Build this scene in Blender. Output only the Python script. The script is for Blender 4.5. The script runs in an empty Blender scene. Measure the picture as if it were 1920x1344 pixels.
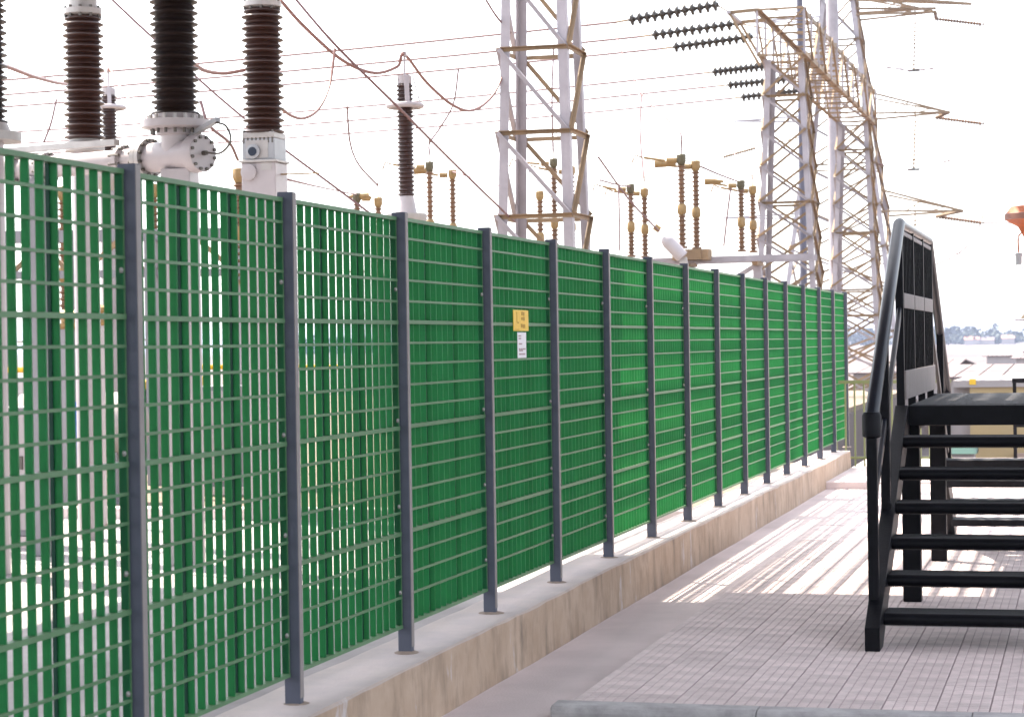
import bpy, bmesh, math, random
from mathutils import Vector, Matrix
random.seed(7)
S = bpy.context.scene
COL = S.collection
R = math.radians

# ------------------------------------------------------------------ camera
EYE = Vector((0, 0, 1.75))
FPX = 4000.0                       # focal length in photo pixels (1920 wide) = 75 mm on 36 mm film
YAW, PITCH, ROLL = R(15.07), -0.00675, 0.0155
_f = Vector((-math.sin(YAW) * math.cos(PITCH), math.cos(YAW) * math.cos(PITCH), math.sin(PITCH)))
_r0 = Vector((math.cos(YAW), math.sin(YAW), 0))
_u0 = _r0.cross(_f)
_r = _r0 * math.cos(ROLL) - _u0 * math.sin(ROLL)
_u = _u0 * math.cos(ROLL) + _r0 * math.sin(ROLL)
cd = bpy.data.cameras.new('camera')
cam = bpy.data.objects.new('camera', cd); COL.objects.link(cam)
m = Matrix((_r, _u, -_f)).transposed().to_4x4(); m.translation = EYE
cam.matrix_world = m
cd.sensor_width = 36; cd.lens = 36 * FPX / 1920
cd.clip_end = 8000; cd.clip_start = 0.1
cd.dof.use_dof = True; cd.dof.focus_distance = 14.0; cd.dof.aperture_fstop = 6.3
S.camera = cam

def sight(px, py, d):
    """point seen on that bearing at forward distance d metres"""
    return EYE + (_f + _r * ((px - 960) / FPX) - _u * ((py - 672) / FPX)) * d

# ------------------------------------------------------------------ sky, sun, exposure
SUN_EL, SUN_AZ = R(60), R(-30)      # light travels towards +X, turned a little to -Y
w = bpy.data.worlds.new('World'); S.world = w; w.use_nodes = True
nt = w.node_tree; nt.nodes.clear()
sky = nt.nodes.new('ShaderNodeTexSky'); sky.sky_type = 'NISHITA'; sky.sun_disc = False
to_sun = Vector((-math.cos(SUN_AZ) * math.cos(SUN_EL), -math.sin(SUN_AZ) * math.cos(SUN_EL), math.sin(SUN_EL)))
sky.sun_elevation = SUN_EL
sky.sun_rotation = math.atan2(to_sun.x, to_sun.y)
sky.air_density = 1.0; sky.dust_density = 2.0; sky.ozone_density = 1.0
hs = nt.nodes.new('ShaderNodeHueSaturation'); hs.inputs['Saturation'].default_value = 0.34
bg = nt.nodes.new('ShaderNodeBackground'); bg.inputs['Strength'].default_value = 0.15
out = nt.nodes.new('ShaderNodeOutputWorld')
nt.links.new(sky.outputs[0], hs.inputs['Color']); nt.links.new(hs.outputs[0], bg.inputs['Color'])
nt.links.new(bg.outputs[0], out.inputs['Surface'])
sd = bpy.data.lights.new('sun', 'SUN'); sd.energy = 3.8; sd.angle = R(0.53); sd.color = (1.0, 0.89, 0.75)
sun = bpy.data.objects.new('sun', sd); COL.objects.link(sun)
sun.rotation_euler = (-to_sun).to_track_quat('-Z', 'Y').to_euler()
vs = S.view_settings
vs.view_transform = 'Standard'; vs.look = 'None'; vs.gamma = 1.0; vs.use_curve_mapping = False
vs.exposure = 2.2

# ------------------------------------------------------------------ materials
def mat(name, col, rough=0.6, metal=0.0, var=0.0, vscale=4.0, bump=0.0, bscale=60.0, col2=None, rnd=0.0, spec=0.5):
    M = bpy.data.materials.new(name); M.use_nodes = True
    t = M.node_tree; b = t.nodes['Principled BSDF']
    b.inputs['Roughness'].default_value = rough; b.inputs['Metallic'].default_value = metal
    b.inputs['Specular IOR Level'].default_value = spec
    c1 = (*col, 1)
    b.inputs['Base Color'].default_value = c1
    last = None
    if var or col2 or bump:
        tc = t.nodes.new('ShaderNodeTexCoord')
    if var or col2:
        n = t.nodes.new('ShaderNodeTexNoise'); n.inputs['Scale'].default_value = vscale; n.inputs['Detail'].default_value = 6
        n.inputs['Roughness'].default_value = 0.65
        t.links.new(tc.outputs['Object'], n.inputs['Vector'])
        rp = t.nodes.new('ShaderNodeMapRange'); rp.inputs[1].default_value = 0.3; rp.inputs[2].default_value = 0.7
        t.links.new(n.outputs['Fac'], rp.inputs[0])
        mx = t.nodes.new('ShaderNodeMix'); mx.data_type = 'RGBA'
        a = tuple(max(0, x * (1 - var)) for x in col); bb = col2 if col2 else tuple(min(1, x * (1 + var)) for x in col)
        mx.inputs['A'].default_value = (*a, 1); mx.inputs['B'].default_value = (*bb, 1)
        t.links.new(rp.outputs[0], mx.inputs['Factor'])
        last = mx.outputs['Result']
    if rnd:
        oi = t.nodes.new('ShaderNodeObjectInfo')
        mr = t.nodes.new('ShaderNodeMapRange'); mr.inputs[3].default_value = 1 - rnd; mr.inputs[4].default_value = 1 + rnd
        t.links.new(oi.outputs['Random'], mr.inputs[0])
        ml = t.nodes.new('ShaderNodeMix'); ml.data_type = 'RGBA'; ml.blend_type = 'MULTIPLY'; ml.inputs['Factor'].default_value = 1
        if last: t.links.new(last, ml.inputs['A'])
        else: ml.inputs['A'].default_value = c1
        cb = t.nodes.new('ShaderNodeCombineColor')
        for k in range(3): t.links.new(mr.outputs[0], cb.inputs[k])
        t.links.new(cb.outputs[0], ml.inputs['B'])
        last = ml.outputs['Result']
    if last: t.links.new(last, b.inputs['Base Color'])
    if bump:
        n2 = t.nodes.new('ShaderNodeTexNoise'); n2.inputs['Scale'].default_value = bscale; n2.inputs['Detail'].default_value = 5
        t.links.new(tc.outputs['Object'], n2.inputs['Vector'])
        bp = t.nodes.new('ShaderNodeBump'); bp.inputs['Strength'].default_value = bump; bp.inputs['Distance'].default_value = 0.01
        t.links.new(n2.outputs['Fac'], bp.inputs['Height']); t.links.new(bp.outputs[0], b.inputs['Normal'])
    return M

M = {}
M['green'] = mat('green_grating', (0.004, 0.066, 0.030), 0.5, var=0.3, vscale=1.6, rnd=0.16, spec=.18)
M['greenbar'] = mat('green_grating_bar', (0.085, 0.175, 0.085), 0.5, spec=.25, var=0.15, vscale=5, rnd=0.06)
def translucent(Mt, col, fac):
    t = Mt.node_tree; b = t.nodes['Principled BSDF']; o = [n for n in t.nodes if n.type == 'OUTPUT_MATERIAL'][0]
    tr = t.nodes.new('ShaderNodeBsdfTranslucent'); tr.inputs['Color'].default_value = (*col, 1)
    mx = t.nodes.new('ShaderNodeMixShader'); mx.inputs[0].default_value = fac
    t.links.new(b.outputs[0], mx.inputs[1]); t.links.new(tr.outputs[0], mx.inputs[2]); t.links.new(mx.outputs[0], o.inputs['Surface'])
translucent(M['green'], (0.27, 0.78, 0.38), 0.38)          # glass-fibre grating lets some light through
M['darkgreen'] = mat('dark_green_strap', (0.004, 0.035, 0.022), 0.5, spec=.2, rnd=0.1)
M['post'] = mat('slate_post_paint', (0.070, 0.076, 0.105), 0.5, spec=.3, var=0.12, vscale=6, bump=0.05, bscale=90)
M['grout'] = mat('brown_grout', (0.25, 0.19, 0.155), 0.9, var=.3, vscale=25, bump=.5, bscale=90)
M['taupe'] = mat('lit_post_face', (0.21, 0.185, 0.18), 0.6, var=.15, vscale=5)  # paler tone standing in for paving light on the post sides
M['bolt'] = mat('zinc_bolt', (0.25, 0.25, 0.23), 0.5, 0.3)
M['tile'] = mat('paving_tile', (0.56, 0.465, 0.45), 0.8, var=0.2, vscale=5, bump=0.25, bscale=140, rnd=0.10)
M['groove'] = mat('paving_groove', (0.41, 0.325, 0.33), 0.9, var=0.2, vscale=20)
M['bed'] = mat('mortar_bed', (0.27, 0.22, 0.215), 0.95, var=0.3, vscale=9)
M['kerb'] = mat('kerb_concrete', (0.36, 0.34, 0.34), 0.85, var=0.3, vscale=6, bump=0.4, bscale=90)
M['strip'] = mat('strip_concrete', (0.62, 0.525, 0.515), 0.85, var=0.15, vscale=0.9, bump=0.3, bscale=70)
M['apron'] = mat('yard_concrete', (0.29, 0.265, 0.265), 0.85, var=0.3, vscale=0.9, bump=0.2, bscale=30)
M['gravel'] = mat('gravel', (0.15, 0.115, 0.085), 0.95, var=0.45, vscale=9, bump=1.0, bscale=18)
M['asphalt'] = mat('asphalt', (0.055, 0.055, 0.058), 0.9, var=0.2, vscale=3, bump=0.5, bscale=120)
M['soil'] = mat('dry_ground', (0.085, 0.062, 0.062), 0.95, var=0.3, vscale=0.012, col2=(0.13, 0.105, 0.10))
M['black'] = mat('black_frp', (0.004, 0.004, 0.006), 0.45, spec=.12, var=0.3, vscale=8, bump=0.15, bscale=80)
M['blackdeck'] = mat('deck_grip', (0.012, 0.012, 0.016), 0.7, spec=.3, var=0.3, vscale=14, bump=0.7, bscale=160)
M['railtube'] = mat('rail_tube', (0.010, 0.012, 0.018), 0.32, spec=.35, var=0.2, vscale=12)
M['kick'] = mat('kick_board', (0.20, 0.17, 0.165), 0.6, var=0.12, vscale=6)
M['galv'] = mat('galvanised_steel', (0.31, 0.28, 0.30), 0.6, 0.0, var=0.16, vscale=2.5, rnd=0.12)
M['galvbrown'] = mat('brown_steel', (0.22, 0.145, 0.08), 0.65, 0.0, var=0.25, vscale=2.5, rnd=0.15)  # browner steel, also on the diagonals of right and far lattice faces
M['brownporc'] = mat('brown_porcelain', (0.036, 0.013, 0.008), 0.35, var=0.25, vscale=3)
M['blackporc'] = mat('black_porcelain', (0.018, 0.010, 0.008), 0.35, var=0.25, vscale=3)
M['stringporc'] = mat('string_porcelain', (0.030, 0.020, 0.012), 0.35)
M['ochreporc'] = mat('ochre_porcelain', (0.15, 0.075, 0.035), 0.4, var=0.2, vscale=5, rnd=0.12)
M['ochrecap'] = mat('ochre_casting', (0.25, 0.155, 0.055), 0.55, var=0.2, vscale=9)
M['darkcap'] = mat('dark_casting', (0.08, 0.065, 0.03), 0.5)
M['white'] = mat('white_enamel', (0.37, 0.335, 0.345), 0.4, var=0.08, vscale=3)
M['flange'] = mat('flange_steel', (0.36, 0.34, 0.33), 0.45, 0.3, var=0.15, vscale=6)
M['boltdk'] = mat('dark_bolt', (0.10, 0.09, 0.08), 0.5, 0.4)
M['greybox'] = mat('grey_housing', (0.30, 0.31, 0.33), 0.45, 0.1, var=0.1, vscale=5)
M['hole'] = mat('gauge_glass', (0.03, 0.04, 0.06), 0.15)
M['wire'] = mat('aluminium_conductor', (0.16, 0.085, 0.085), 0.6, 0.0)
M['cable'] = mat('copper_jumper', (0.20, 0.095, 0.08), 0.5, 0.0)
M['yellow'] = mat('yellow_paint', (0.72, 0.44, 0.02), 0.5, var=0.08, vscale=20)
M['paper'] = mat('white_label', (0.70, 0.66, 0.68), 0.6)
M['ink'] = mat('faded_ink', (0.33, 0.22, 0.22), 0.7)
M['signink'] = mat('sign_ink', (0.42, 0.23, 0.02), 0.7)
M['cabinet'] = mat('cabinet_paint', (0.20, 0.195, 0.215), 0.5, var=0.06, vscale=3)
M['blue'] = mat('blue_hose', (0.03, 0.09, 0.28), 0.5)
M['orange'] = mat('rust_orange_paint', (0.34, 0.075, 0.016), 0.6, var=0.3, vscale=14)
M['orangetop'] = mat('brown_band', (0.20, 0.085, 0.06), 0.6)
M['cream'] = mat('cream_render', (0.36, 0.27, 0.14), 0.85, var=0.08, vscale=1)
M['whitewall'] = mat('white_render', (0.30, 0.27, 0.265), 0.85, var=0.06, vscale=1)
M['roofgrey'] = mat('fibre_cement_roof', (0.13, 0.10, 0.10), 0.85, var=0.3, vscale=0.6)
M['plinth'] = mat('brown_plinth', (0.30, 0.22, 0.18), 0.85)
M['glass'] = mat('window_glass', (0.04, 0.05, 0.06), 0.1)
M['redroof'] = mat('tile_roof', (0.35, 0.16, 0.11), 0.85)
M['leaf'] = mat('far_foliage', (0.022, 0.036, 0.024), 0.8, var=0.3, vscale=0.1)
M['railgreen'] = mat('yellow_green_paint', (0.17, 0.19, 0.075), 0.5)
M['darkpole'] = mat('dark_pole_paint', (0.07, 0.065, 0.095), 0.5)
M['render'] = mat('building_render', (0.45, 0.41, 0.37), 0.85, var=0.1, vscale=0.8)

def wallmat():
    """weathered board-marked concrete: vertical runs, lime bloom, dark foot"""
    Mw = bpy.data.materials.new('weathered_concrete'); Mw.use_nodes = True
    t = Mw.node_tree; b = t.nodes['Principled BSDF']; b.inputs['Roughness'].default_value = 0.88
    tc = t.nodes.new('ShaderNodeTexCoord')
    def noise(scale, sx=1, sy=1, sz=1, detail=6, rough=.65):
        mp = t.nodes.new('ShaderNodeMapping'); mp.inputs['Scale'].default_value = (sx, sy, sz)
        n = t.nodes.new('ShaderNodeTexNoise'); n.inputs['Scale'].default_value = scale; n.inputs['Detail'].default_value = detail
        n.inputs['Roughness'].default_value = rough
        t.links.new(tc.outputs['Object'], mp.inputs[0]); t.links.new(mp.outputs[0], n.inputs['Vector']); return n.outputs['Fac']
    def rng(s, a, c):
        r = t.nodes.new('ShaderNodeMapRange'); r.inputs[1].default_value = a; r.inputs[2].default_value = c
        t.links.new(s, r.inputs[0]); return r.outputs[0]
    def mix(fac, A, B):
        x = t.nodes.new('ShaderNodeMix'); x.data_type = 'RGBA'
        t.links.new(fac, x.inputs['Factor'])
        for k, v in (('A', A), ('B', B)):
            if isinstance(v, tuple): x.inputs[k].default_value = (*v, 1)
            else: t.links.new(v, x.inputs[k])
        return x.outputs['Result']
    c = mix(rng(noise(2.2), .3, .7), (0.32, 0.225, 0.155), (0.47, 0.355, 0.27))
    c = mix(rng(noise(7, 1, 1.0, .35), .48, .78), c, (0.17, 0.125, 0.09))          # dark runs
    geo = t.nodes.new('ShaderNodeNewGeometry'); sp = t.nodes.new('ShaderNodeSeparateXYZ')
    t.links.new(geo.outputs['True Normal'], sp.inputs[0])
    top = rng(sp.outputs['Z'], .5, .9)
    c = mix(rng(noise(3.4, 1, 1, .45), .62, .70), c, (0.46, 0.41, 0.40))           # lime bloom
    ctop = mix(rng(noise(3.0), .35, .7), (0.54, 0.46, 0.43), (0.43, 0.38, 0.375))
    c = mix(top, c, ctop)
    t.links.new(c, b.inputs['Base Color'])
    bp = t.nodes.new('ShaderNodeBump'); bp.inputs['Strength'].default_value = .5; bp.inputs['Distance'].default_value = .01
    t.links.new(noise(40, 1, 1, .5), bp.inputs['Height']); t.links.new(bp.outputs[0], b.inputs['Normal'])
    return Mw
M['concrete'] = wallmat()

# ------------------------------------------------------------------ mesh helpers
class MB:
    def __init__(s): s.v = []; s.f = []; s.mi = []; s.sm = False
    def add(s, vs, fs, mi=0):
        o = len(s.v); s.v += [tuple(p) for p in vs]
        for f in fs: s.f.append(tuple(o + i for i in f)); s.mi.append(mi)
        return s
    def box(s, x0, x1, y0, y1, z0, z1, mi=0):
        return s.add([(x0,y0,z0),(x1,y0,z0),(x1,y1,z0),(x0,y1,z0),(x0,y0,z1),(x1,y0,z1),(x1,y1,z1),(x0,y1,z1)],
                     [(0,3,2,1),(4,5,6,7),(0,1,5,4),(1,2,6,5),(2,3,7,6),(3,0,4,7)], mi)
    def sweep(s, p0, p1, sec, mi=0):
        p0, p1 = Vector(p0), Vector(p1); n = len(sec)
        vs = [p0 + q for q in sec] + [p1 + q for q in sec]
        fs = [(i, (i+1) % n, n + (i+1) % n, n + i) for i in range(n)] + [tuple(range(n))[::-1], tuple(range(n, 2*n))]
        return s.add(vs, fs, mi)
    def frame(s, p0, p1, up=(0,0,1)):
        d = (Vector(p1) - Vector(p0)).normalized(); up = Vector(up)
        if abs(d.dot(up)) > .98: up = Vector((0,1,0))
        a = d.cross(up).normalized(); return a, a.cross(d).normalized()
    def bar(s, p0, p1, w_, h_, up=(0,0,1), mi=0):
        a, b = s.frame(p0, p1, up); a = a * w_ / 2; b = b * h_ / 2
        return s.sweep(p0, p1, [-a-b, a-b, a+b, -a+b], mi)
    def angle(s, p0, p1, a, b, w_, t_):
        a = Vector(a); b = Vector(b)
        return s.sweep(p0, p1, [a*0, a*w_, a*w_+b*t_, a*t_+b*t_, b*w_+a*t_, b*w_])
    def tube(s, pts, r, n=8, mi=0):
        s.sm = True
        pts = [Vector(p) for p in pts]; o = len(s.v); k = len(pts)
        for i, p in enumerate(pts):
            d = pts[min(i+1, k-1)] - pts[max(i-1, 0)]
            a, b = s.frame((0,0,0), d)
            rr = r[i] if isinstance(r, (list, tuple)) else r
            for j in range(n):
                t = 2*math.pi*j/n; s.v.append(tuple(p + a*(rr*math.cos(t)) + b*(rr*math.sin(t))))
        for i in range(k-1):
            for j in range(n):
                s.f.append((o+i*n+j, o+i*n+(j+1)%n, o+(i+1)*n+(j+1)%n, o+(i+1)*n+j)); s.mi.append(mi)
        s.f.append(tuple(o+j for j in range(n))[::-1]); s.mi.append(mi)
        s.f.append(tuple(o+(k-1)*n+j for j in range(n))); s.mi.append(mi)
        return s
    def lathe(s, prof, org=(0,0,0), axis=(0,0,1), n=20, mi=0):
        """prof: (radius, distance along axis)"""
        s.sm = True
        org = Vector(org); ax = Vector(axis).normalized(); a, b = s.frame((0,0,0), ax); o = len(s.v); k = len(prof)
        for r_, z in prof:
            for j in range(n):
                t = 2*math.pi*j/n; s.v.append(tuple(org + ax*z + a*(r_*math.cos(t)) + b*(r_*math.sin(t))))
        for i in range(k-1):
            for j in range(n):
                s.f.append((o+i*n+j, o+i*n+(j+1)%n, o+(i+1)*n+(j+1)%n, o+(i+1)*n+j)); s.mi.append(mi)
        s.f.append(tuple(o+j for j in range(n))[::-1]); s.mi.append(mi)
        s.f.append(tuple(o+(k-1)*n+j for j in range(n))); s.mi.append(mi)
        return s
    def mesh(s, name, mats, bevel=0):
        me = bpy.data.meshes.new(name); me.from_pydata(s.v, [], s.f)
        for q in (mats if isinstance(mats, (list, tuple)) else [mats]): me.materials.append(M[q])
        me.polygons.foreach_set('material_index', s.mi)
        bm = bmesh.new(); bm.from_mesh(me)
        bmesh.ops.recalc_face_normals(bm, faces=bm.faces)
        if bevel:
            ed = [e for e in bm.edges if len(e.link_faces) == 2 and e.calc_face_angle(0) > .6]
            bmesh.ops.bevel(bm, geom=ed, offset=bevel, segments=2, affect='EDGES', profile=.5, clamp_overlap=True)
        bm.to_mesh(me); bm.free()
        if s.sm:
            me.polygons.foreach_set('use_smooth', [True]*len(me.polygons)); me.set_sharp_from_angle(angle=R(38))
        me.update(); return me
    def build(s, name, mats, parent=None, bevel=0, **kw):
        return link(name, s.mesh(name, mats, bevel), parent, **kw)

def link(name, me, parent=None, loc=None, **kw):
    o = bpy.data.objects.new(name, me); COL.objects.link(o)
    if parent is not None:
        o.parent = parent
        if loc is None: o.matrix_parent_inverse = Matrix.Translation(-world_loc(parent))
        else: o.location = loc          # loc is relative to the parent
    elif loc is not None: o.location = loc
    tag(o, **kw); return o
def world_loc(o):
    l = Vector(o.location)
    p = o.parent
    while p is not None:
        l = l + o.matrix_parent_inverse.translation + Vector(p.location); o = p; p = o.parent
    return l
def tag(o, label=None, cat=None, group=None, kind=None):
    if label: o['label'] = label
    if cat: o['category'] = cat
    if group: o['group'] = group
    if kind: o['kind'] = kind
    return o
def thing(name, loc, label, cat, group=None):
    o = bpy.data.objects.new(name, None); COL.objects.link(o); o.location = loc; o.empty_display_size = .2
    return tag(o, label, cat, group)

# ------------------------------------------------------------------ ground, yard, pavement
ZB = -0.17
def gz(x, y):
    drop = -2.2
    t = min(1, max(0, (y - 31) / 7)) if x > -5.7 else min(1, max(0, (y - 75) / 12))
    t = t*t*(3-2*t)
    return ZB + (drop - ZB) * t
xs = [-3000, -800, -200, -60, -20, -8, -5.9, -5.6, -4, -2, 4, 12, 40, 120, 500, 3000]
ys = [-60, -10, 5, 20, 30, 31, 32, 33, 34, 35, 36, 37, 38, 39, 44, 60, 75, 78, 81, 84, 87, 100, 180, 400, 900, 1600, 3500]
g = MB()
g.add([(x, y, gz(x, y)) for y in ys for x in xs],
      [(j*len(xs)+i, j*len(xs)+i+1, (j+1)*len(xs)+i+1, (j+1)*len(xs)+i) for j in range(len(ys)-1) for i in range(len(xs)-1)])
g.build('ground', 'soil', kind='structure')
MB().box(-40, -3.48, -6, 20.5, ZB-.05, -0.02).build('yard_apron', 'apron', kind='structure')
gb_ = [(-60, 20.75), (-3.48, 20.75), (-3.48, 30.8), (-5.95, 31.0), (-5.95, 74), (-60, 74)]
MB().add([(x, y, ZB-.05) for x, y in gb_] + [(x, y, -.03) for x, y in gb_], [(5,4,3,2,1,0), (6,7,8,9,10,11)] + [(i, (i+1) % 6, 6+(i+1) % 6, 6+i) for i in range(6)]).build('gravel_bed', 'gravel', kind='structure')
yk = MB().box(-60, -3.48, 20.5, 20.75, ZB-.05, 0.10).build('yard_kerb', 'strip', kind='structure', bevel=.012)
MB().box(-3.09, -2.46, -6, 26.6, ZB-.05, -0.07).build('gutter_strip', 'strip', kind='structure')
MB().box(-2.46, 9, -8, 10.02, ZB-.04, -0.13).build('road', 'asphalt', kind='structure')

PX0, PY0, T = -2.46, 10.17, 0.25
pav = MB().box(PX0+.002, 3.9, PY0-.02, 26.0, ZB-.04, -0.012).build('pavement', 'bed', kind='structure')
# ribbed square paver: 25 raised studs
tm = MB(); h = T/2 - .0016
tm.box(-h, h, -h, h, -.03, -.0028, 1)
q = 2*h/5
for i in range(5):
    for j in range(5):
        x0, y0 = -h + i*q + .0022, -h + j*q + .0022; x1, y1 = x0 + q - .0044, y0 + q - .0044; e = .0022
        tm.add([(x0,y0,-.0028),(x1,y0,-.0028),(x1,y1,-.0028),(x0,y1,-.0028),(x0+e,y0+e,0),(x1-e,y0+e,0),(x1-e,y1-e,0),(x0+e,y1-e,0)],
               [(4,5,6,7),(0,1,5,4),(1,2,6,5),(2,3,7,6),(3,0,4,7)], 0)
tile_me = tm.mesh('paving_tile', ['tile', 'groove'])
rest = MB()
nx, ny = 25, 63
cnt = 0
for j in range(ny):
    for i in range(nx):
        cx, cy = PX0 + T*(i+.5), PY0 + T*(j+.5)
        dz = random.uniform(-.001, .001)
        if i < 9 and cnt < 300:
            o = bpy.data.objects.new('paving_tile', tile_me); COL.objects.link(o); o.parent = pav
            o.location = (cx, cy, dz); o.rotation_euler = (random.gauss(0, .0015), random.gauss(0, .0015), random.gauss(0, .003)); cnt += 1
        else:
            rest.box(cx-h, cx+h, cy-h, cy+h, -.03, dz)
def gridmat():
    Mt = M['tile'].copy(); Mt.name = 'paving_tile_far'; t = Mt.node_tree; b = t.nodes['Principled BSDF']
    tc = t.nodes.new('ShaderNodeTexCoord'); mp = t.nodes.new('ShaderNodeMapping')
    mp.inputs['Location'].default_value = (-PX0 % .05, -PY0 % .05, 0)
    t.links.new(tc.outputs['Object'], mp.inputs[0])
    br = t.nodes.new('ShaderNodeTexBrick'); br.offset = 0; br.inputs['Scale'].default_value = 1
    br.inputs['Brick Width'].default_value = .05; br.inputs['Row Height'].default_value = .05; br.inputs['Mortar Size'].default_value = .0022
    br.inputs['Mortar Smooth'].default_value = .3
    src = b.inputs['Base Color'].links[0].from_socket
    t.links.new(mp.outputs[0], br.inputs['Vector'])
    mx = t.nodes.new('ShaderNodeMix'); mx.data_type = 'RGBA'; mx.inputs['B'].default_value = (0.40, .32, .325, 1)
    t.links.new(br.outputs['Fac'], mx.inputs['Factor']); t.links.new(src, mx.inputs['A']); t.links.new(mx.outputs['Result'], b.inputs['Base Color'])
    return Mt
M['tilefar'] = gridmat()
rest.build('paving_tiles', 'tilefar', pav, kind='stuff')
# kerb stones along the near edge and one return stone at the corner
kb = MB()
prof = [(0, -.16), (0, -.035), (.012, -.012), (.035, -.002), (.15, .001), (.15, -.16)]
kb.sweep((-.498, 0, 0), (.498, 0, 0), [Vector((0, y, z)) for y, z in prof]); kerb_me = kb.mesh('kerb_stone', 'kerb', bevel=.004)
for i in range(6):
    o = bpy.data.objects.new('kerb_stone', kerb_me); COL.objects.link(o); o.parent = pav
    o.location = (-2.045 + 1.0*i + .012, 10.02, random.uniform(-.003, .003))
MB().box(PX0-.08, PX0, 10.03, 10.155, -.16, -.002).build('kerb_stone', 'kerb', pav, bevel=.02)
MB().box(-3.08, 3.9, 26.0, 31.2, ZB-.05, 0.02).build('landing_slab', 'strip', kind='structure', bevel=.01)

# ------------------------------------------------------------------ low concrete wall
ZC = 0.246
FX, FY2, FL, FH = -3.247, 8.438, 1.535, 2.158
cw = MB(); secn = 140; y0, y1 = -2.0, 28.9
for k in range(secn+1):
    y = y0 + (y1-y0)*k/secn
    jx = .006*math.sin(y*1.7) + random.gauss(0, .0022); jz = random.gauss(0, .002) + .004*math.sin(y*.9+1)
    e = .008 + abs(random.gauss(0, .004))
    cw.v += [(-3.47, y, ZB-.03), (-3.47, y, ZC+jz-.01), (-3.46, y, ZC+jz), (-3.08+jx-e, y, ZC+jz*.5), (-3.08+jx, y, ZC+jz*.5-e), (-3.072+jx*.4, y, ZB-.03)]
for k in range(secn):
    for i in range(6):
        a = k*6+i; b_ = k*6+(i+1) % 6; cw.f.append((a, b_, b_+6, a+6)); cw.mi.append(0)
cw.f += [tuple(range(6)), tuple(range(secn*6, secn*6+6))]; cw.mi += [0, 0]
cw.build('footing_wall', 'concrete', label='low stained concrete wall carrying the green fence', cat='wall')

# ------------------------------------------------------------------ green grating fence
fence = thing('grating_fence', (FX, FY2 + 6*FL, ZC), 'long green grating fence with slate posts on the low concrete wall', 'fence')
NP = 17
PT, PW = .044, .070                     # post thickness along the fence and width across it
FO = Vector(fence.location)
post_me = MB().box(-PW/2, PW/2, -PT/2, PT/2, 0, FH).mesh('post', 'post', bevel=.005)
pad_me = MB().lathe([(.070, -.006), (.066, .002), (.055, .006), (.03, .008)], n=11).mesh('grout_pad', 'grout')
strip_me = MB().box(PW/2-.001, PW/2+.002, -PT/2+.003, PT/2-.003, .03, FH-.004).mesh('lit_strip', 'taupe')  # added pale strip: paints the right face of each post as lit
ROW, ZT, ZLOW = .1035, FH - .022, .125  # grating row pitch, panel top and bottom above the wall
xb, xf = -.0355, -.007                   # back and front of the slats relative to the post line
NS = 16
pl = FL - PT - .008                     # clear panel length
pitch = (pl - .011) / (NS - 1)
slat_me = MB().box(xb, xf, -.005, .005, ZLOW+.004, ZT-.004).mesh('slat', 'green')
bar_me = MB().box(xf-.006, xf+.004, -pl/2, pl/2, -.0058, .0058).mesh('bar', 'greenbar')
thick_me = MB().box(xb+.002, xf+.006, -pl/2, pl/2, -.0095, .0095).mesh('bar', 'greenbar')
strap_me = MB().box(xb-.010, xb+.004, -.0065, .0065, ZLOW, ZT-.01).mesh('strap', 'darkgreen')
bolt_me = MB().lathe([(.011, 0), (.011, .006), (.006, .010)], axis=(1, 0, 0), n=6).mesh('bolt', 'bolt')
fr = MB()
fr.box(xb-.002, xf+.005, -pl/2, pl/2, ZT-.018, ZT)
fr.box(xb-.002, xf+.005, -pl/2, pl/2, ZLOW-.004, ZLOW+.012)
fr.box(xb-.001, xf+.002, -pl/2-.002, -pl/2+.008, ZLOW+.012, ZT-.018)
fr.box(xb-.001, xf+.002, pl/2-.008, pl/2+.002, ZLOW+.012, ZT-.018)
frame_me = fr.mesh('panel', 'greenbar')
for n in range(-4, NP):
    yn = FY2 + FL*(n-2)
    po = link('post', post_me, fence, loc=(random.gauss(0, .002), yn - FO.y, 0))
    link('lit_strip', strip_me, po, loc=(0, 0, 0))
    gp_ = link('grout_pad', pad_me, po, loc=(.004, random.gauss(0, .006), 0)); gp_.rotation_euler = (0, 0, random.gauss(0, .15)); gp_.scale = (random.uniform(.85, 1.1), random.uniform(.8, 1.25), 1)
nbar = 0
for n in range(NP-1):
    yc = FY2 + FL*(n-1.5) - FO.y
    p = link('panel', frame_me, fence, loc=(random.gauss(0, .0015), yc, random.gauss(0, .002)))
    for i in range(NS):
        o = link('slat', slat_me, p, loc=(0, -pl/2 + .0055 + pitch*i, 0)); o.rotation_euler = (0, 0, random.gauss(0, .006))
    far = MB() if nbar > 270 else None
    for k in range(1, 19):
        z = ZT - ROW*k
        if far is None:
            link('bar', thick_me if k % 5 == 0 else bar_me, p, loc=(0, 0, z)); nbar += 1
        else: far.box(xf-.006, xf+.004, -pl/2, pl/2, z-.0058, z+.0058)
    if far: link('grating_bars', far.mesh('grating_bars', 'greenbar'), p, loc=(0, 0, 0), kind='stuff')
    for t_ in (.345, .665): link('strap', strap_me, p, loc=(0, -pl/2 + pitch*round((NS-1)*t_) , 0))
    if n < 8:
        for z in (.30, .72, 1.14, 1.78): link('bolt', bolt_me, p, loc=(xf+.001, pl/2-.035, z))

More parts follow.
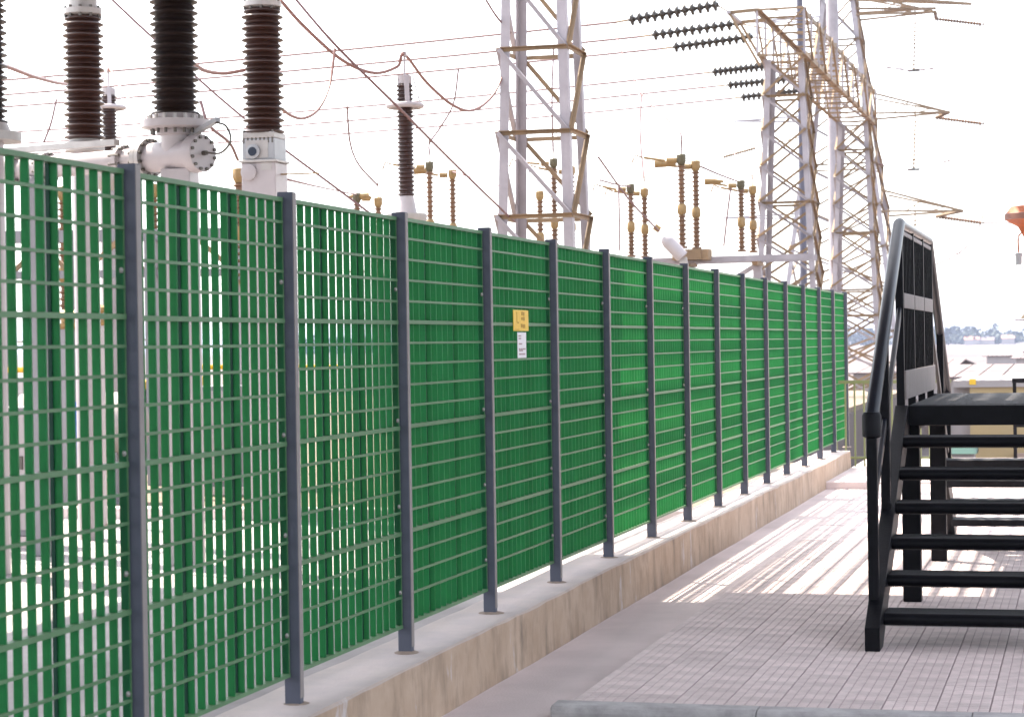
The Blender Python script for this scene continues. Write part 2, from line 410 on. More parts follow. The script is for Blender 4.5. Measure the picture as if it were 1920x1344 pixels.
for n in range(-4, 0):                  # panels beside and behind the viewer: slats and bars joined
    p = link('panel', frame_me, fence, loc=(0, FY2 + FL*(n-1.5) - FO.y, 0)); gm = MB()
    for i in range(NS): y_ = -pl/2 + .0055 + pitch*i; gm.box(xb, xf, y_-.005, y_+.005, ZLOW+.004, ZT-.004)
    link('grating_slats', gm.mesh('grating_slats', 'green'), p, loc=(0, 0, 0), kind='stuff'); gm = MB()
    for k in range(1, 19): gm.box(xf-.006, xf+.004, -pl/2, pl/2, ZT-ROW*k-.0058, ZT-ROW*k+.0058)
    link('grating_bars', gm.mesh('grating_bars', 'greenbar'), p, loc=(0, 0, 0), kind='stuff')

# warning plate and label on the grating
def on_fence(px, py):               # where that bearing meets the front of the grating
    d = (sight(px, py, 10) - EYE); return EYE + d * ((FX + .004 - EYE.x) / d.x)
a, b = on_fence(963, 601), on_fence(991, 601); zc = on_fence(977, 601).z
sg = thing('warning_plate', (FX+.002, (a.y+b.y)/2, zc-.07), 'yellow warning plate fixed to the green grating', 'sign')
hh = .062
MB().box(FX+.0, FX+.004, a.y, b.y, zc-hh, zc+hh).build('plate', 'yellow', sg, bevel=.0015)
L_ = b.y - a.y
ink = MB()
ink.box(FX+.0042, FX+.005, a.y+L_*.05, a.y+L_*.36, zc-hh+.006, zc-hh+.010)
for (u0, u1, v0, v1) in ((.52,.62,.55,.95),(.64,.72,.5,.9),(.50,.60,.05,.35),(.62,.74,.0,.4),(.48,.58,-.75,-.35),(.60,.76,-.8,-.4),(.20,.23,-.2,.9),(.24,.34,-.3,-.15)):
    ink.box(FX+.0042, FX+.005, a.y+L_*u0, a.y+L_*u1, zc+hh*v0*.9, zc+hh*v1*.9)
ink.build('print', 'signink', sg)
a, b = on_fence(971, 646), on_fence(987, 646); zc = on_fence(979, 647).z; hh = .076; L_ = b.y-a.y
lb = thing('paper_label', (FX+.002, (a.y+b.y)/2, zc-hh), 'white paper label with faded print hanging under the yellow plate', 'label')
MB().box(FX+.0005, FX+.003, a.y, b.y, zc-hh, zc+hh).build('sheet', 'paper', lb)
ink = MB()
for (v, us) in ((.72, ((.1,.3),(.34,.42))), (.52, ((.12,.4),)), (.1, ((.15,.5),)), (-.3, ((.12,.3),(.36,.5),(.55,.9))), (-.42, ((.15,.6),)), (-.7, ((.15,.45),(.5,.85)))):
    for u0, u1 in us: ink.box(FX+.0032, FX+.004, a.y+L_*u0, a.y+L_*u1, zc+hh*v-.004, zc+hh*v+.004)
ink.build('print', 'ink', lb)

# ------------------------------------------------------------------ crossover stair
SX0, SX1 = -1.19, -0.02
RISE, GO = 0.187, 0.298
SY = 12.27                                # first nosing
PLZ = RISE*7; PF = SY + GO*6 + .22; PB = PF + 2.85
st = thing('crossover_stair', (-.6, SY, 0), 'black crossover stair with open treads, platform and slatted side guard', 'stair')
def stringer(x, y0, y1, up):
    """plate stringer in the YZ plane"""
    d = 1 if up else -1
    ya, yb_ = (SY-.24, PF-.052) if up else (PB+GO*6+.46, PB+.052)
    pts = [(ya, 0), (ya+d*.20, 0), (yb_, PLZ-.20), (yb_, PLZ-.002), (yb_-d*.02, PLZ-.002), (ya, .13)]
    mb = MB(); n = len(pts)
    mb.add([(x-.042, y, z) for y, z in pts] + [(x+.042, y, z) for y, z in pts],
           [tuple(range(n)), tuple(range(n, 2*n))[::-1]] + [(i, (i+1) % n, n+(i+1) % n, n+i) for i in range(n)])
    return mb.build('stringer', 'black', st, bevel=.004)
for x in (SX0+.012, SX1-.012):
    stringer(x, 0, 0, True); stringer(x, 0, 0, False)
def tread(y, z, d):
    mb = MB()
    mb.box(SX0+.054, SX1-.054, min(y, y+d*.27), max(y, y+d*.27), z-.058, z)
    o = mb.build('tread', 'blackdeck', st, bevel=.008)
    nb = MB().tube([(SX0+.056, y+d*.012, z-.034), (SX1-.056, y+d*.012, z-.034)], .036, 12)
    nb.build('nosing', 'black', o)
    tb = MB()
    for i in range(80):
        x = SX0+.07+i*.0128
        if x < SX1-.08: tb.box(x, x+.006, min(y+d*.004, y+d*.014), max(y+d*.004, y+d*.014), z-.074, z-.066)
    tb.build('grating_teeth', 'black', o, kind='stuff')
for k in range(6):
    tread(SY + GO*k, RISE*(k+1), 1); tread(PB + .30 + GO*k, PLZ - RISE*(k+1), -1)
dk = MB().box(SX0+.06, SX1-.06, PF, PB, PLZ-.04, PLZ).build('deck', 'blackdeck', st, bevel=.006)
MB().box(SX0+.008, SX1-.008, PF-.05, PF-.002, PLZ-.135, PLZ-.004).build('edge_beam', 'black', st, bevel=.006)
MB().box(SX0+.008, SX1-.008, PB+.002, PB+.05, PLZ-.135, PLZ-.004).build('edge_beam', 'black', st, bevel=.006)
for x in (SX0+.03, SX1-.03): MB().box(x-.022, x+.022, PF, PB, PLZ-.20, PLZ-.045).build('side_beam', 'black', st, bevel=.004)
for y in (PF+.10, PB-.10):
    for x in (SX0+.055, SX1-.055):
        MB().box(x-.06, x+.06, y-.05, y+.05, 0, PLZ-.05).build('support_post', 'black', st, bevel=.006)
RT = PLZ + 1.20                          # guard rail height
for x, side in ((SX0, -1), (SX1, 1)):
    xi = x - side*.02
    # near flight rail, platform rail, far flight rail
    yn, yf = SY+.03, PB + GO*6 + .22
    rl = MB().tube([(x, yn, 1.25), (x, yn+.02, 1.31), (x, PF+.05, RT-.012), (x, PF+.12, RT)], .041, 14).build('handrail', 'railtube', st)
    MB().tube([(x, PF+.115, RT), (x, PB-.05, RT)], .036, 14).build('handrail', 'railtube', st)
    MB().tube([(x, PB-.055, RT), (x, yf, 1.30), (x, yf+.02, 1.24)], .036, 14).build('handrail', 'railtube', st)
    for y, z0, z1 in ((yn, .10, 1.27), (yf, .10, 1.26)):
        MB().box(x-.03, x+.03, y-.03, y+.03, z0, z1).build('newel', 'black', st, bevel=.008)
    MB().lathe([(.036, -.10), (.054, -.09), (.056, .03), (.046, .05)], org=(x, yn+.005, 1.28), n=14).build('collar', 'black', st)
    ym = SY + GO*2.9
    MB().box(x-.028, x+.028, ym-.028, ym+.028, RISE*2.2, 1.29 + (RT-1.3)*(ym-yn)/(PF-yn)).build('newel', 'black', st, bevel=.008)
    ym = PB + .3 + GO*2.9
    MB().box(x-.028, x+.028, ym-.028, ym+.028, PLZ-RISE*4.8, RT - (RT-1.3)*(ym-PB)/(yf-PB)).build('newel', 'black', st, bevel=.008)
    MB().bar((x, yn+.04, .78), (x, PF+.02, PLZ+.62), .028, .06).build('knee_rail', 'railtube', st, bevel=.006)
    MB().bar((x, yf-.04, .76), (x, PB-.02, PLZ+.62), .028, .06).build('knee_rail', 'railtube', st, bevel=.006)
    # platform guard: kick board, mid rail, posts, deep slats
    MB().box(xi-side*.012-.007, xi-side*.012+.007, PF+.01, PB-.01, PLZ+.035, PLZ+.225).build('kick_board', 'kick', st, bevel=.003)
    nb = 3; L3 = (PB-PF-.06)/nb
    for k in range(nb+1):
        y = PF+.03+L3*k
        MB().box(x-.026, x+.026, y-.022, y+.022, PLZ-.04, RT-.01).build('guard_post', 'black', st, bevel=.005)
    for k in range(nb):
        ya = PF+.03+L3*k
        MB().box(x-.020, x+.030, ya+.03, ya+L3-.03, PLZ+.64, PLZ+.74).build('mid_rail', 'kick', st, bevel=.003)
        MB().box(x-.02, x+.02, ya+.03, ya+L3-.03, RT-.075, RT-.045).build('top_plate', 'kick', st, bevel=.003)
        for i in range(7):
            y = ya + .10 + (L3-.2)*i/6
            MB().box(x-.021, x+.021, y-.004, y+.004, PLZ+.20, RT-.07).build('guard_slat', 'black', st)

# ------------------------------------------------------------------ lattice structures
def lattice(root, c, hw0, hw1, z0, z1, ph, leg, br, lm='galv', bm_='galvbrown', cross=False, bmod=None, back=True):
    """square lattice column around (c.x, c.y); half widths hw0 at z0, hw1 at z1"""
    def hw(z): return hw0 + (hw1-hw0)*(z-z0)/(z1-z0)
    def corner(sx, sy, z): return Vector((c.x+sx*hw(z), c.y+sy*hw(z), z))
    for sx in (-1, 1):
        for sy in (-1, 1):
            MB().angle(corner(sx, sy, z0), corner(sx, sy, z1), (-sx, 0, 0), (0, -sy, 0), leg, leg*.14).build('leg', lm, root)
    n = max(1, round((z1-z0)/ph)); zs = [z0 + (z1-z0)*k/n for k in range(n+1)]
    faces = [((-1,-1),(1,-1)), ((1,-1),(1,1)), ((1,1),(-1,1)), ((-1,1),(-1,-1))]
    for fi, (A, B) in enumerate(faces):
        nrm = Vector(((A[0]+B[0])/2, (A[1]+B[1])/2, 0))
        for k in range(n):
            za, zb = zs[k], zs[k+1]
            pa, pb = (A, B) if (fi in (0, 2)) else (B, A)
            if fi == 2: pa, pb = pb, pa
            off = nrm*(.004+.002*fi)
            def stick(p, q, mt):
                d = (q-p).normalized(); s_ = d.cross(nrm).normalized()
                MB().angle(p+off, q+off, s_, nrm, br, br*.16).build('brace', mt, root)
            stick(corner(*pa, zb), corner(*pb, za), lm if fi in (0, 3) else bm_)
            if cross: stick(corner(*pb, zb)+nrm*.012, corner(*pa, za)+nrm*.012, bm_)
            if k and (not cross or k % 3 == 0): stick(corner(*A, za), corner(*B, za), bm_)

# gantry column standing just behind the fence
p = sight(1021, 414, 31.6)
tA = thing('gantry_column', (p.x, p.y, -.03), 'tall pale lattice column with single diagonals beside the yellow plate', 'lattice column')
lattice(tA, p, .64, .36, -.03, 12.2, 1.26, .14, .065)

# gantry with receding beam and two columns
gx = sight(1475, 100, 50.6).x; gy1 = sight(1475, 100, 50.6).y; gy2 = gy1 + 15.2
gan = thing('line_gantry', (gx, gy1, -.03), 'lattice gantry whose two columns carry a long box beam with insulator strings', 'gantry')
for gy in (gy1, gy2):
    lattice(gan, Vector((gx, gy, 0)), .82, .44, -.03, 8.35, .84, .13, .06, cross=True)
def box_beam(root, xc, za, zb, hw_, ya, yb, n):
    for sx in (-1, 1):
        for z, sz in ((za, 1), (zb, -1)):
            MB().angle((xc+sx*hw_, ya, z), (xc+sx*hw_, yb, z), (-sx, 0, 0), (0, 0, sz), .11, .015).build('beam_chord', 'galvbrown', root)
    st_ = (yb-ya)/n
    for k in range(n+1):
        y = ya+st_*k
        for sx in (-1, 1):
            MB().bar((xc+sx*hw_, y, za), (xc+sx*hw_, y, zb), .05, .05).build('brace', 'galv', root)
            if k < n:
                a_, b_ = (za, zb) if k % 2 else (zb, za)
                MB().bar((xc+sx*(hw_+.03), y, a_), (xc+sx*(hw_+.03), y+st_, b_), .05, .02).build('brace', 'galvbrown', root)
        for z in (za, zb):
            MB().bar((xc-hw_, y, z), (xc+hw_, y, z), .05, .05).build('brace', 'galvbrown', root)
            if k < n: MB().bar((xc-hw_, y, z+.03), (xc+hw_, y+st_, z+.03), .05, .02).build('brace', 'galvbrown', root)
box_beam(gan, gx, 8.38, 9.45, .55, gy1-1.0, gy2+1.2, 13)
# outrigger bracket at the near end of the beam
for dy in (-1.0, .6):
    MB().bar((gx-.55, gy1+dy, 9.45), (gx-1.2, gy1+dy, 9.42), .08, .08).build('outrigger', 'galvbrown', gan)
    MB().bar((gx-1.2, gy1+dy, 9.42), (gx-.50, gy1+dy, 8.15), .08, .06).build('outrigger', 'galvbrown', gan)
MB().bar((gx-1.2, gy1-1.1, 9.42), (gx-1.2, gy1+.7, 9.42), .09, .07).build('outrigger', 'galv', gan)
for yy in (gy1-1.0,):
    MB().bar((gx-.55, yy, 8.40), (gx+.55, yy, 9.43), .06, .03).build('brace', 'galvbrown', gan)

# tension strings and their conductors
disc_me = MB().lathe([(.035, -.09), (.06, -.08), (.065, -.05), (.135, -.034), (.152, -.01), (.150, .014), (.135, .032), (.085, .042), (.05, .06), (.035, .09)], axis=(1, 0, 0), n=14).mesh('disc', 'stringporc')
def catmull(pts, n=8):
    P = [Vector(p) for p in pts]; P = [P[0]*2-P[1]] + P + [P[-1]*2-P[-2]]; o = []
    for i in range(1, len(P)-2):
        for k in range(n):
            t = k/n; a, b, c, d = P[i-1:i+3]
            o.append(.5*((2*b)+(c-a)*t+(2*a-5*b+4*c-d)*t*t+(3*b-a-3*c+d)*t*t*t))
    o.append(P[-2]); return o
def wire(name, pts, r, mt, label, cat, group=None, n=8, seg=6):
    return MB().tube(catmull(pts, n), r, seg).build(name, mt, label=label, cat=cat, group=group)
spec = [((1348, 9), (1178, 38), 50.6), ((1388, 44), (1222, 66), 53.0), ((1412, 69), (1262, 89), 55.4),
        ((1452, 122), (1337, 136), 60.5), ((1484, 148), (1365, 160), 63.4), ((1503, 170), (1390, 183), 66.2)]
ORD = ('first', 'second', 'third', 'fourth', 'fifth', 'sixth')
for k, (pa, pb, d) in enumerate(spec):
    a = sight(*pa, d); b = a + Vector((-1, 0, 0)); 
    # end point: straight out to -X, lowered as seen
    b = sight(*pb, d + .26*(2.15 if k < 3 else 2.0)); b.y = a.y + .0*(b.y-a.y); 
    ax = (b-a).normalized(); L_ = (b-a).length; nd = 12
    s_ = thing('insulator_string', a, 'dark disc insulator string on the gantry beam, %s from its outrigger end' % ORD[k], 'insulator string', 'tension strings on the gantry beam')
    rot = ax.to_track_quat('X', 'Z').to_matrix().to_4x4()
    for i in range(nd):
        o = bpy.data.objects.new('disc', disc_me); COL.objects.link(o); o.parent = s_
        o.matrix_local = Matrix.Translation(ax*(L_*(i+.5)/nd)) @ rot
    ebx = Vector((gx-.55, a.y, 9.40)) if k else Vector((gx-1.15, a.y, 9.42))
    MB().tube([ebx, a+ax*.05], .022, 6).build('link', 'galvbrown', s_)
    MB().tube([b-ax*.1, b+ax*.38], .03, 6).build('clamp', 'galvbrown', s_)
    e = b+ax*.3
    span = []
    for i in range(13):
        x = e.x - (58 if k < 3 else 50)*i/12; t = i/12
        span.append((x, e.y, e.z - 2.6*t*(1-t)*1.0 - .35*t))
    wire('overhead_conductor', span, .032, 'wire', 'thin conductor tied to the %s insulator string from the gantry outrigger' % ORD[k], 'conductor', 'conductors from the gantry strings', n=3)

# big pylon beyond
pc = sight(1578, 300, 112)
py = thing('pylon', (pc.x, pc.y, -2.2), 'tall tapering lattice pylon behind the gantry with cross arms', 'pylon')
lattice(py, pc, 3.5, .85, -2.2, 19.5, 2.2, .24, .10, cross=True)
for px_, d_, hw_, mt_, lab_ in ((1505, 82, .13, 'darkpole', 'dark slender steel pole seen through the first gantry column'), (1566, 88, .26, 'galv', 'broad pale steel pole between the gantry columns')):
    q_ = sight(px_, 400, d_); pl_ = thing('steel_pole', (q_.x, q_.y, -1.6), lab_, 'pole')
    MB().lathe([(hw_*1.15, -1.9), (hw_*.9, 18.5), (hw_*.8, 18.6)], org=(q_.x, q_.y, 0), n=12).build('shaft', mt_, pl_)
    MB().lathe([(hw_*1.6, -1.95), (hw_*1.6, -1.2), (hw_*1.2, -1.1)], org=(q_.x, q_.y, 0), n=12).build('foot', 'galvbrown', pl_)
for lv, zc in enumerate((18.55, 13.35, 8.25)):
    hw = 3.5 + (.85-3.5)*(zc+2.2)/21.7
    tip = Vector((pc.x+hw+4.0, pc.y-.5, zc))
    for sy in (-1, 1):
        MB().bar((pc.x+hw, pc.y+sy*hw, zc), tip, .14, .10).build('arm', 'galvbrown', py)
        MB().bar((pc.x+hw, pc.y+sy*hw, zc+1.1), tip, .12, .09).build('arm', 'galvbrown', py)
        tl = Vector((pc.x-hw-4.0, pc.y-.5, zc))
        MB().bar((pc.x-hw, pc.y+sy*hw, zc), tl, .12, .09).build('arm', 'galv', py)
    for t in (.3, .6):
        MB().bar(Vector((pc.x+hw, pc.y-hw, zc)).lerp(tip, t), Vector((pc.x+hw, pc.y-hw, zc+1.1)).lerp(tip, t+.2), .08, .06).build('brace', 'galvbrown', py)
    # tension string to the right, hanging jumper string, jumper loop, line
    nm = ('top', 'middle', 'lowest')[lv]
    a = sight(1755, 36+185*lv, 111); b = sight(1840, 46+186*lv, 111)
    ts = thing('line_insulator', a, f'pale tension insulator at the {nm} right cross arm of the pylon', 'insulator')
    MB().tube([tip, a], .10, 6).build('link', 'galvbrown', ts)
    pr = [(.05, 0)]; LL = (b-a).length
    for i in range(16): z = LL*(i+.5)/16; pr += [(.06, z-.05), (.15, z), (.06, z+.05)]
    MB().lathe(pr+[(.04, LL)], org=a, axis=(b-a), n=8).build('sheds', 'ochreporc', ts)
    MB().tube([b+Vector((.05,0,.45)), b+Vector((.1,0,0)), b+Vector((0,0,-.4))], .03, 6).build('arcing_horn', 'galvbrown', ts)
    jt = sight(1716, 40+185*lv, 111); jb = sight(1713, 133+185*lv, 111)
    js = thing('jumper_insulator', jt, f'slim hanging insulator under the {nm} right cross arm of the pylon', 'insulator')
    pr = [(.03, 0)]; LL = (jb-jt).length
    for i in range(12): z = LL*(i+.5)/12; pr += [(.035, z-.05), (.10, z), (.035, z+.05)]
    MB().lathe(pr+[(.03, LL)], org=jt, axis=(jb-jt), n=8).build('sheds', 'galvbrown', js)
    MB().tube([jt, (jt.x, jt.y, max(jt.z+.3, zc+.45))], .035, 6).build('hanger', 'galvbrown', js)
    MB().box(jb.x-.3, jb.x+.3, jb.y-.05, jb.y+.05, jb.z-.06, jb.z+.06).build('clamp', 'boltdk', js)
    wire('jumper_loop', [b, sight(1815, 90+185*lv, 111), sight(1770, 120+185*lv, 111), jb, sight(1640, 122+185*lv, 111)], .034, 'wire', f'thin jumper loop hanging below the {nm} pylon arm', 'cable')
    e = b
    wire('line_conductor', [e, e+Vector((30, 6, -.4)), e+Vector((90, 18, 1.5))], .036, 'wire', f'line conductor leaving the {nm} pylon insulator', 'conductor')
    wire('rear_conductor', [sight(1600, 128+170*lv, 118), sight(1760, 130+172*lv, 118), sight(1990, 134+174*lv, 118)], .030, 'wire', f'faint rear conductor crossing behind the {nm} jumper loop', 'conductor')
# top cross arm of the pylon reaching to the right
tipT = sight(1822, 8, 111)
for sy in (-1, 1):
    MB().bar((pc.x+.8, pc.y+sy*.8, 19.6), tipT, .16, .14).build('arm', 'galvbrown', py)
    MB().bar((pc.x+.8, pc.y+sy*.8, 18.9), sight(1755, 16, 111), .14, .12).build('arm', 'galvbrown', py)
far = sight(1356, 295, 113); far2 = sight(1416, 278, 113)
fs = thing('line_insulator', far2, 'slanting brown insulator on the pylon arm above the tall ochre pair', 'insulator')
pr = [(.05, 0)]; LL = (far-far2).length
for i in range(14): z = LL*(i+.5)/14; pr += [(.05, z-.05), (.13, z), (.05, z+.05)]
MB().lathe(pr+[(.04, LL)], org=far2, axis=(far-far2), n=8).build('sheds', 'galvbrown', fs)
MB().tube([far2, (pc.x-2.2, pc.y, far2.z+.5)], .03, 6).build('link', 'galvbrown', fs)
wire('line_conductor', [far, sight(1240, 325, 116), sight(1130, 350, 119)], .02, 'wire', 'faint conductor falling from the slanting brown insulator', 'conductor')

# ------------------------------------------------------------------ disconnector posts on steel supports
def shed_profile(h_, r0, r1, n, z0=0):
    pr = []
    for i in range(n):
        z = z0 + h_*i/n; d = h_/n
        pr += [(r0, z+d*.05), (r0, z+d*.40), (r1, z+d*.62), (r1*.97, z+d*.70), (r0, z+d*.95)]
    return pr
def disconnector(px, py, d, zbase, label, cap='ochrecap', arm=None, tip=False, rod=0.0, sc=1.0, group='disconnector posts'):
    t = sight(px, py, d); x, y, zt = t.x, t.y, t.z
    H = zt - zbase
    o = thing('disconnector_post', (x, y, zbase), label, 'insulator post', group)
    c1, c2 = .155*sc, .10*sc; he = .21*sc
    lo = (H-he)*.46
    MB().lathe([(.10*sc, 0), (.10*sc, .05)] + shed_profile(lo-.15, .052*sc, .098*sc, max(4, int(lo/.105)), .05), org=(x, y, zbase), n=14).build('lower_sheds', 'ochreporc', o)
    MB().lathe([(.06*sc, lo-.10), (.09*sc, lo-.05), (.09*sc, lo+.09), (.06*sc, lo+.14)], org=(x, y, zbase), n=12).build('joint', 'ochrecap', o)
    MB().lathe(shed_profile(H-he-lo-.14, .050*sc, .092*sc, max(4, int((H-he-lo)/.105)), lo+.14), org=(x, y, zbase), n=14).build('upper_sheds', 'ochreporc', o)
    MB().lathe([(.06*sc, H-he), (.085*sc, H-he+.05), (.092*sc, H-he+.07), (.092*sc, H-.02), (.075*sc, H)], org=(x, y, zbase), n=8).build('cap', cap, o)
    if arm:
        q_ = sight(arm[0], arm[1], d); ax = (q_-Vector((x, y, q_.z))); L_ = ax.length; ax.normalize()
        s0 = Vector((x, y, zt-.12*sc))
        MB().tube([s0+ax*.1, s0+ax*.28*sc], .055*sc, 8).build('clamp', 'ochrecap', o)
        MB().tube([s0+ax*.30*sc, s0+ax*L_*.98+Vector((0,0,q_.z-s0.z))], .026*sc, 8).build('arm', 'ochrecap', o)
        e_ = s0+ax*L_+Vector((0,0,q_.z-s0.z))
        if tip: MB().tube([e_-ax*.42*sc, e_-ax*.22*sc, e_], [.025*sc, .065*sc, .075*sc], 8).build('contact', 'ochrecap', o)
        else: MB().tube([e_, e_+ax*.14*sc+Vector((0,0,.06)), e_+ax*.2*sc-Vector((0,0,.1))], .022, 6).build('hook', 'galvbrown', o)
    if rod: MB().tube([(x, y, zt), (x, y, zt+rod)], .014, 6).build('rod', 'galvbrown', o)
    return x, y
def pedestal(x, y, z, label, half=.09):
    o = thing('steel_pedestal', (x, y, -.03), label, 'pedestal', 'pedestals under the disconnector posts')
    MB().box(x-half, x+half, y-half, y+half, -.03, z-.02).build('column', 'galv', o)
    MB().box(x-.19, x+.19, y-.19, y+.19, z-.02, z).build('plate', 'galvbrown', o)
for (px, py_, d, zb, lab, kw) in [
    (669, 362, 44, 3.3, 'short ochre post left of the white framed arrester', dict(cap='darkcap', arm=(692, 368), tip=True)),
    (709, 370, 44, 3.2, 'short ochre post with rod beside the white framed arrester', dict(rod=.35)),
    (805, 303, 45, 3.3, 'ochre post with dark head and rod right of the white framed arrester', dict(cap='darkcap', arm=(735, 309), rod=.5)),
    (848, 318, 45.5, 3.3, 'ochre post with pale head right of the white framed arrester', dict(arm=(775, 321), tip=True)),
    (1012, 358, 46, 3.3, 'short ochre post seen inside the pale lattice column', dict()),
    (1038, 297, 46.5, 3.3, 'tall ochre post with dark head seen inside the pale lattice column', dict(cap='darkcap', arm=(972, 304), rod=.35)),
    (1071, 312, 47, 3.3, 'ochre post hidden by the right leg of the pale lattice column', dict(arm=(1008, 315))),
    (1182, 345, 47, 3.62, 'ochre post with dark head on the left end of the steel beam', dict(cap='darkcap', arm=(1128, 350))),
    (1208, 353, 47.6, 3.62, 'ochre post with pale head on the left end of the steel beam', dict(arm=(1150, 359), rod=.3)),
    (1277, 289, 46, 3.75, 'tallest ochre post with dark head over the steel beam', dict(cap='darkcap', arm=(1205, 296), rod=.35, sc=1.15)),
    (1304, 301, 46.6, 3.75, 'tall ochre post with orange head over the steel beam', dict(arm=(1227, 308), tip=True, sc=1.12)),
    (1389, 338, 47, 3.70, 'ochre post with dark head beside the gantry column', dict(cap='darkcap', arm=(1321, 341), tip=True)),
    (1411, 348, 47.6, 3.70, 'ochre post with rod touching the gantry column outline', dict(arm=(1350, 352), rod=.25))]:
    x, y = disconnector(px, py_, d, zb, lab, **kw)
    if px < 1100: pedestal(x, y, zb, 'steel pedestal under the ' + ' '.join(lab.split()[:12]))
# steel support frame under the posts on the right
a = sight(1165, 470, 47.2); b = sight(1425, 462, 47.2); zf = 3.62
fr_ = thing('beam_structure', (a.x, a.y, -.03), 'pale steel beam frame carrying the ochre posts before the gantry', 'steel frame')
def lerp(t): return a.lerp(b, t)
for off in (-.35, .45):
    MB().bar(Vector((a.x-.3, a.y+off, zf-.12)), Vector((b.x+1.2, b.y+off, zf-.06)), .12, .13).build('beam', 'galv', fr_)
for t in (0.02, .5, .98):
    c_ = lerp(t); MB().bar((c_.x, c_.y, -.03), (c_.x, c_.y, zf-.23), .18, .18).build('column', 'galv', fr_)
    MB().bar((c_.x, c_.y-.42, zf-.15), (c_.x, c_.y+.52, zf-.15), .12, .14).build('beam', 'galvbrown', fr_)
c_ = lerp(.98); MB().bar((c_.x-1.6, c_.y, 2.5), (c_.x-.05, c_.y, 3.4), .08, .10).build('brace', 'galv', fr_)
c_ = lerp(.5); MB().bar((c_.x+.1, c_.y, 3.3), (c_.x+1.6, c_.y, 2.4), .08, .10).build('brace', 'galvbrown', fr_)
MB().bar((a.x+.1, a.y-.02, 2.40), (b.x+1, b.y-.02, 2.42), .10, .12).build('beam', 'galv', fr_)
for (px, py_) in ((1290, 462), (1304, 464)):
    c_ = sight(px, py_, 46.6); MB().box(c_.x-.32, c_.x+.32, c_.y-.2, c_.y+.25, 3.52, 3.75).build('seat', 'galvbrown', fr_)
dr0, dr1 = sight(1237, 432, 45.2), sight(1276, 474, 45.2)
dm = thing('tilted_drum', dr1, 'pale drum lying tilted on the steel beam below the tallest ochre post', 'drum')
MB().lathe([(.09, 0), (.14, .02), (.15, .45), (.12, .55), (.07, .6)], org=dr1+Vector((.05,0,-.1)), axis=dr0-dr1, n=16).build('body', 'white', dm)
MB().tube([dr0, dr0+(dr0-dr1).normalized()*.12+Vector((-.03,0,.0))], .07, 8).build('cap', 'ochrecap', dm)
MB().bar(dr1+Vector((.05, 0, -.1)), dr1+Vector((.10, 0, -.55)), .16, .10).build('bracket', 'flange', dm)

# ------------------------------------------------------------------ high-voltage bushings and switchgear near the fence
def bushing(px, d, ytop, ybot, r, mt, label, n, name='bushing', small=.80, cap=True, taper=0.0, to_ground=True, base_r=None):
    """porcelain column seen between rows ytop..ybot, centred at column px"""
    b_ = sight(px, ybot, d); zt = sight(px, ytop, d).z; x, y, zb = b_.x, b_.y, b_.z
    o = thing(name, (x, y, -.02 if to_ground else zb), label, 'bushing', 'porcelain bushings above the fence')
    H = zt-zb; pr = []
    for i in range(n):
        z = H*i/n; dz = H/n; k = 1-taper*(i/n); rc = r*.75*k; rl = r*k; rs = r*.89*k
        pr += [(rc, z), (rl*.95, z+dz*.10), (rl, z+dz*.17), (rl*.98, z+dz*.24), (rc*1.03, z+dz*.42), (rc, z+dz*.50), (rs*.97, z+dz*.60), (rs, z+dz*.66), (rs*.975, z+dz*.73), (rc*1.03, z+dz*.90)]
    MB().lathe(pr+[(r*.66, H)], org=(x, y, zb), n=28).build('porcelain', mt, o)
    if cap:
        c = MB().lathe([(r*.74, H-.01), (r*.92, H+.01), (r*.92, H+.06), (r*.70, H+.065), (r*.70, H+.17), (r*.55, H+.20), (r*.40, H+.26)], org=(x, y, zb), n=24).build('cap', 'flange', o)
        for i in range(10):
            t = 2*math.pi*i/10; q_ = Vector((x+r*.83*math.cos(t), y+r*.83*math.sin(t), zb+H+.06))
            MB().lathe([(.016, -.085), (.016, .022)], org=q_, n=6).build('bolt', 'boltdk', c)
    return o, Vector((x, y, zb)), H, r
P3 = 4000
# brown bushing left of the white duct
dB = 20.0; rB = 77/2*dB/P3
o, b1, H1, r1 = bushing(159, dB, 30, 262, rB, 'brownporc', 'rusty brown porcelain bushing with grey cap left of the white duct tee', 11)
MB().lathe([(rB*.85, -.12), (rB*.95, -.11), (rB*.95, -.03), (rB*.75, -.02), (rB*.72, .01)], org=b1, n=24).build('base_flange', 'flange', o)
MB().lathe([(rB*.62, -.02), (rB*.62, b1.z-.11)], org=(b1.x, b1.y, 0), n=20).build('pillar', 'white', o)
# black bushing on the white duct tee
dC = 17.5; rC = 91/2*dC/P3
o, b2, H2, r2 = bushing(329, dC, -95, 217, rC, 'blackporc', 'near black porcelain bushing standing on the white duct tee', 15, cap=True, to_ground=False)
o.location = b2
for c_ in o.children: c_.matrix_parent_inverse = Matrix.Translation(-b2)
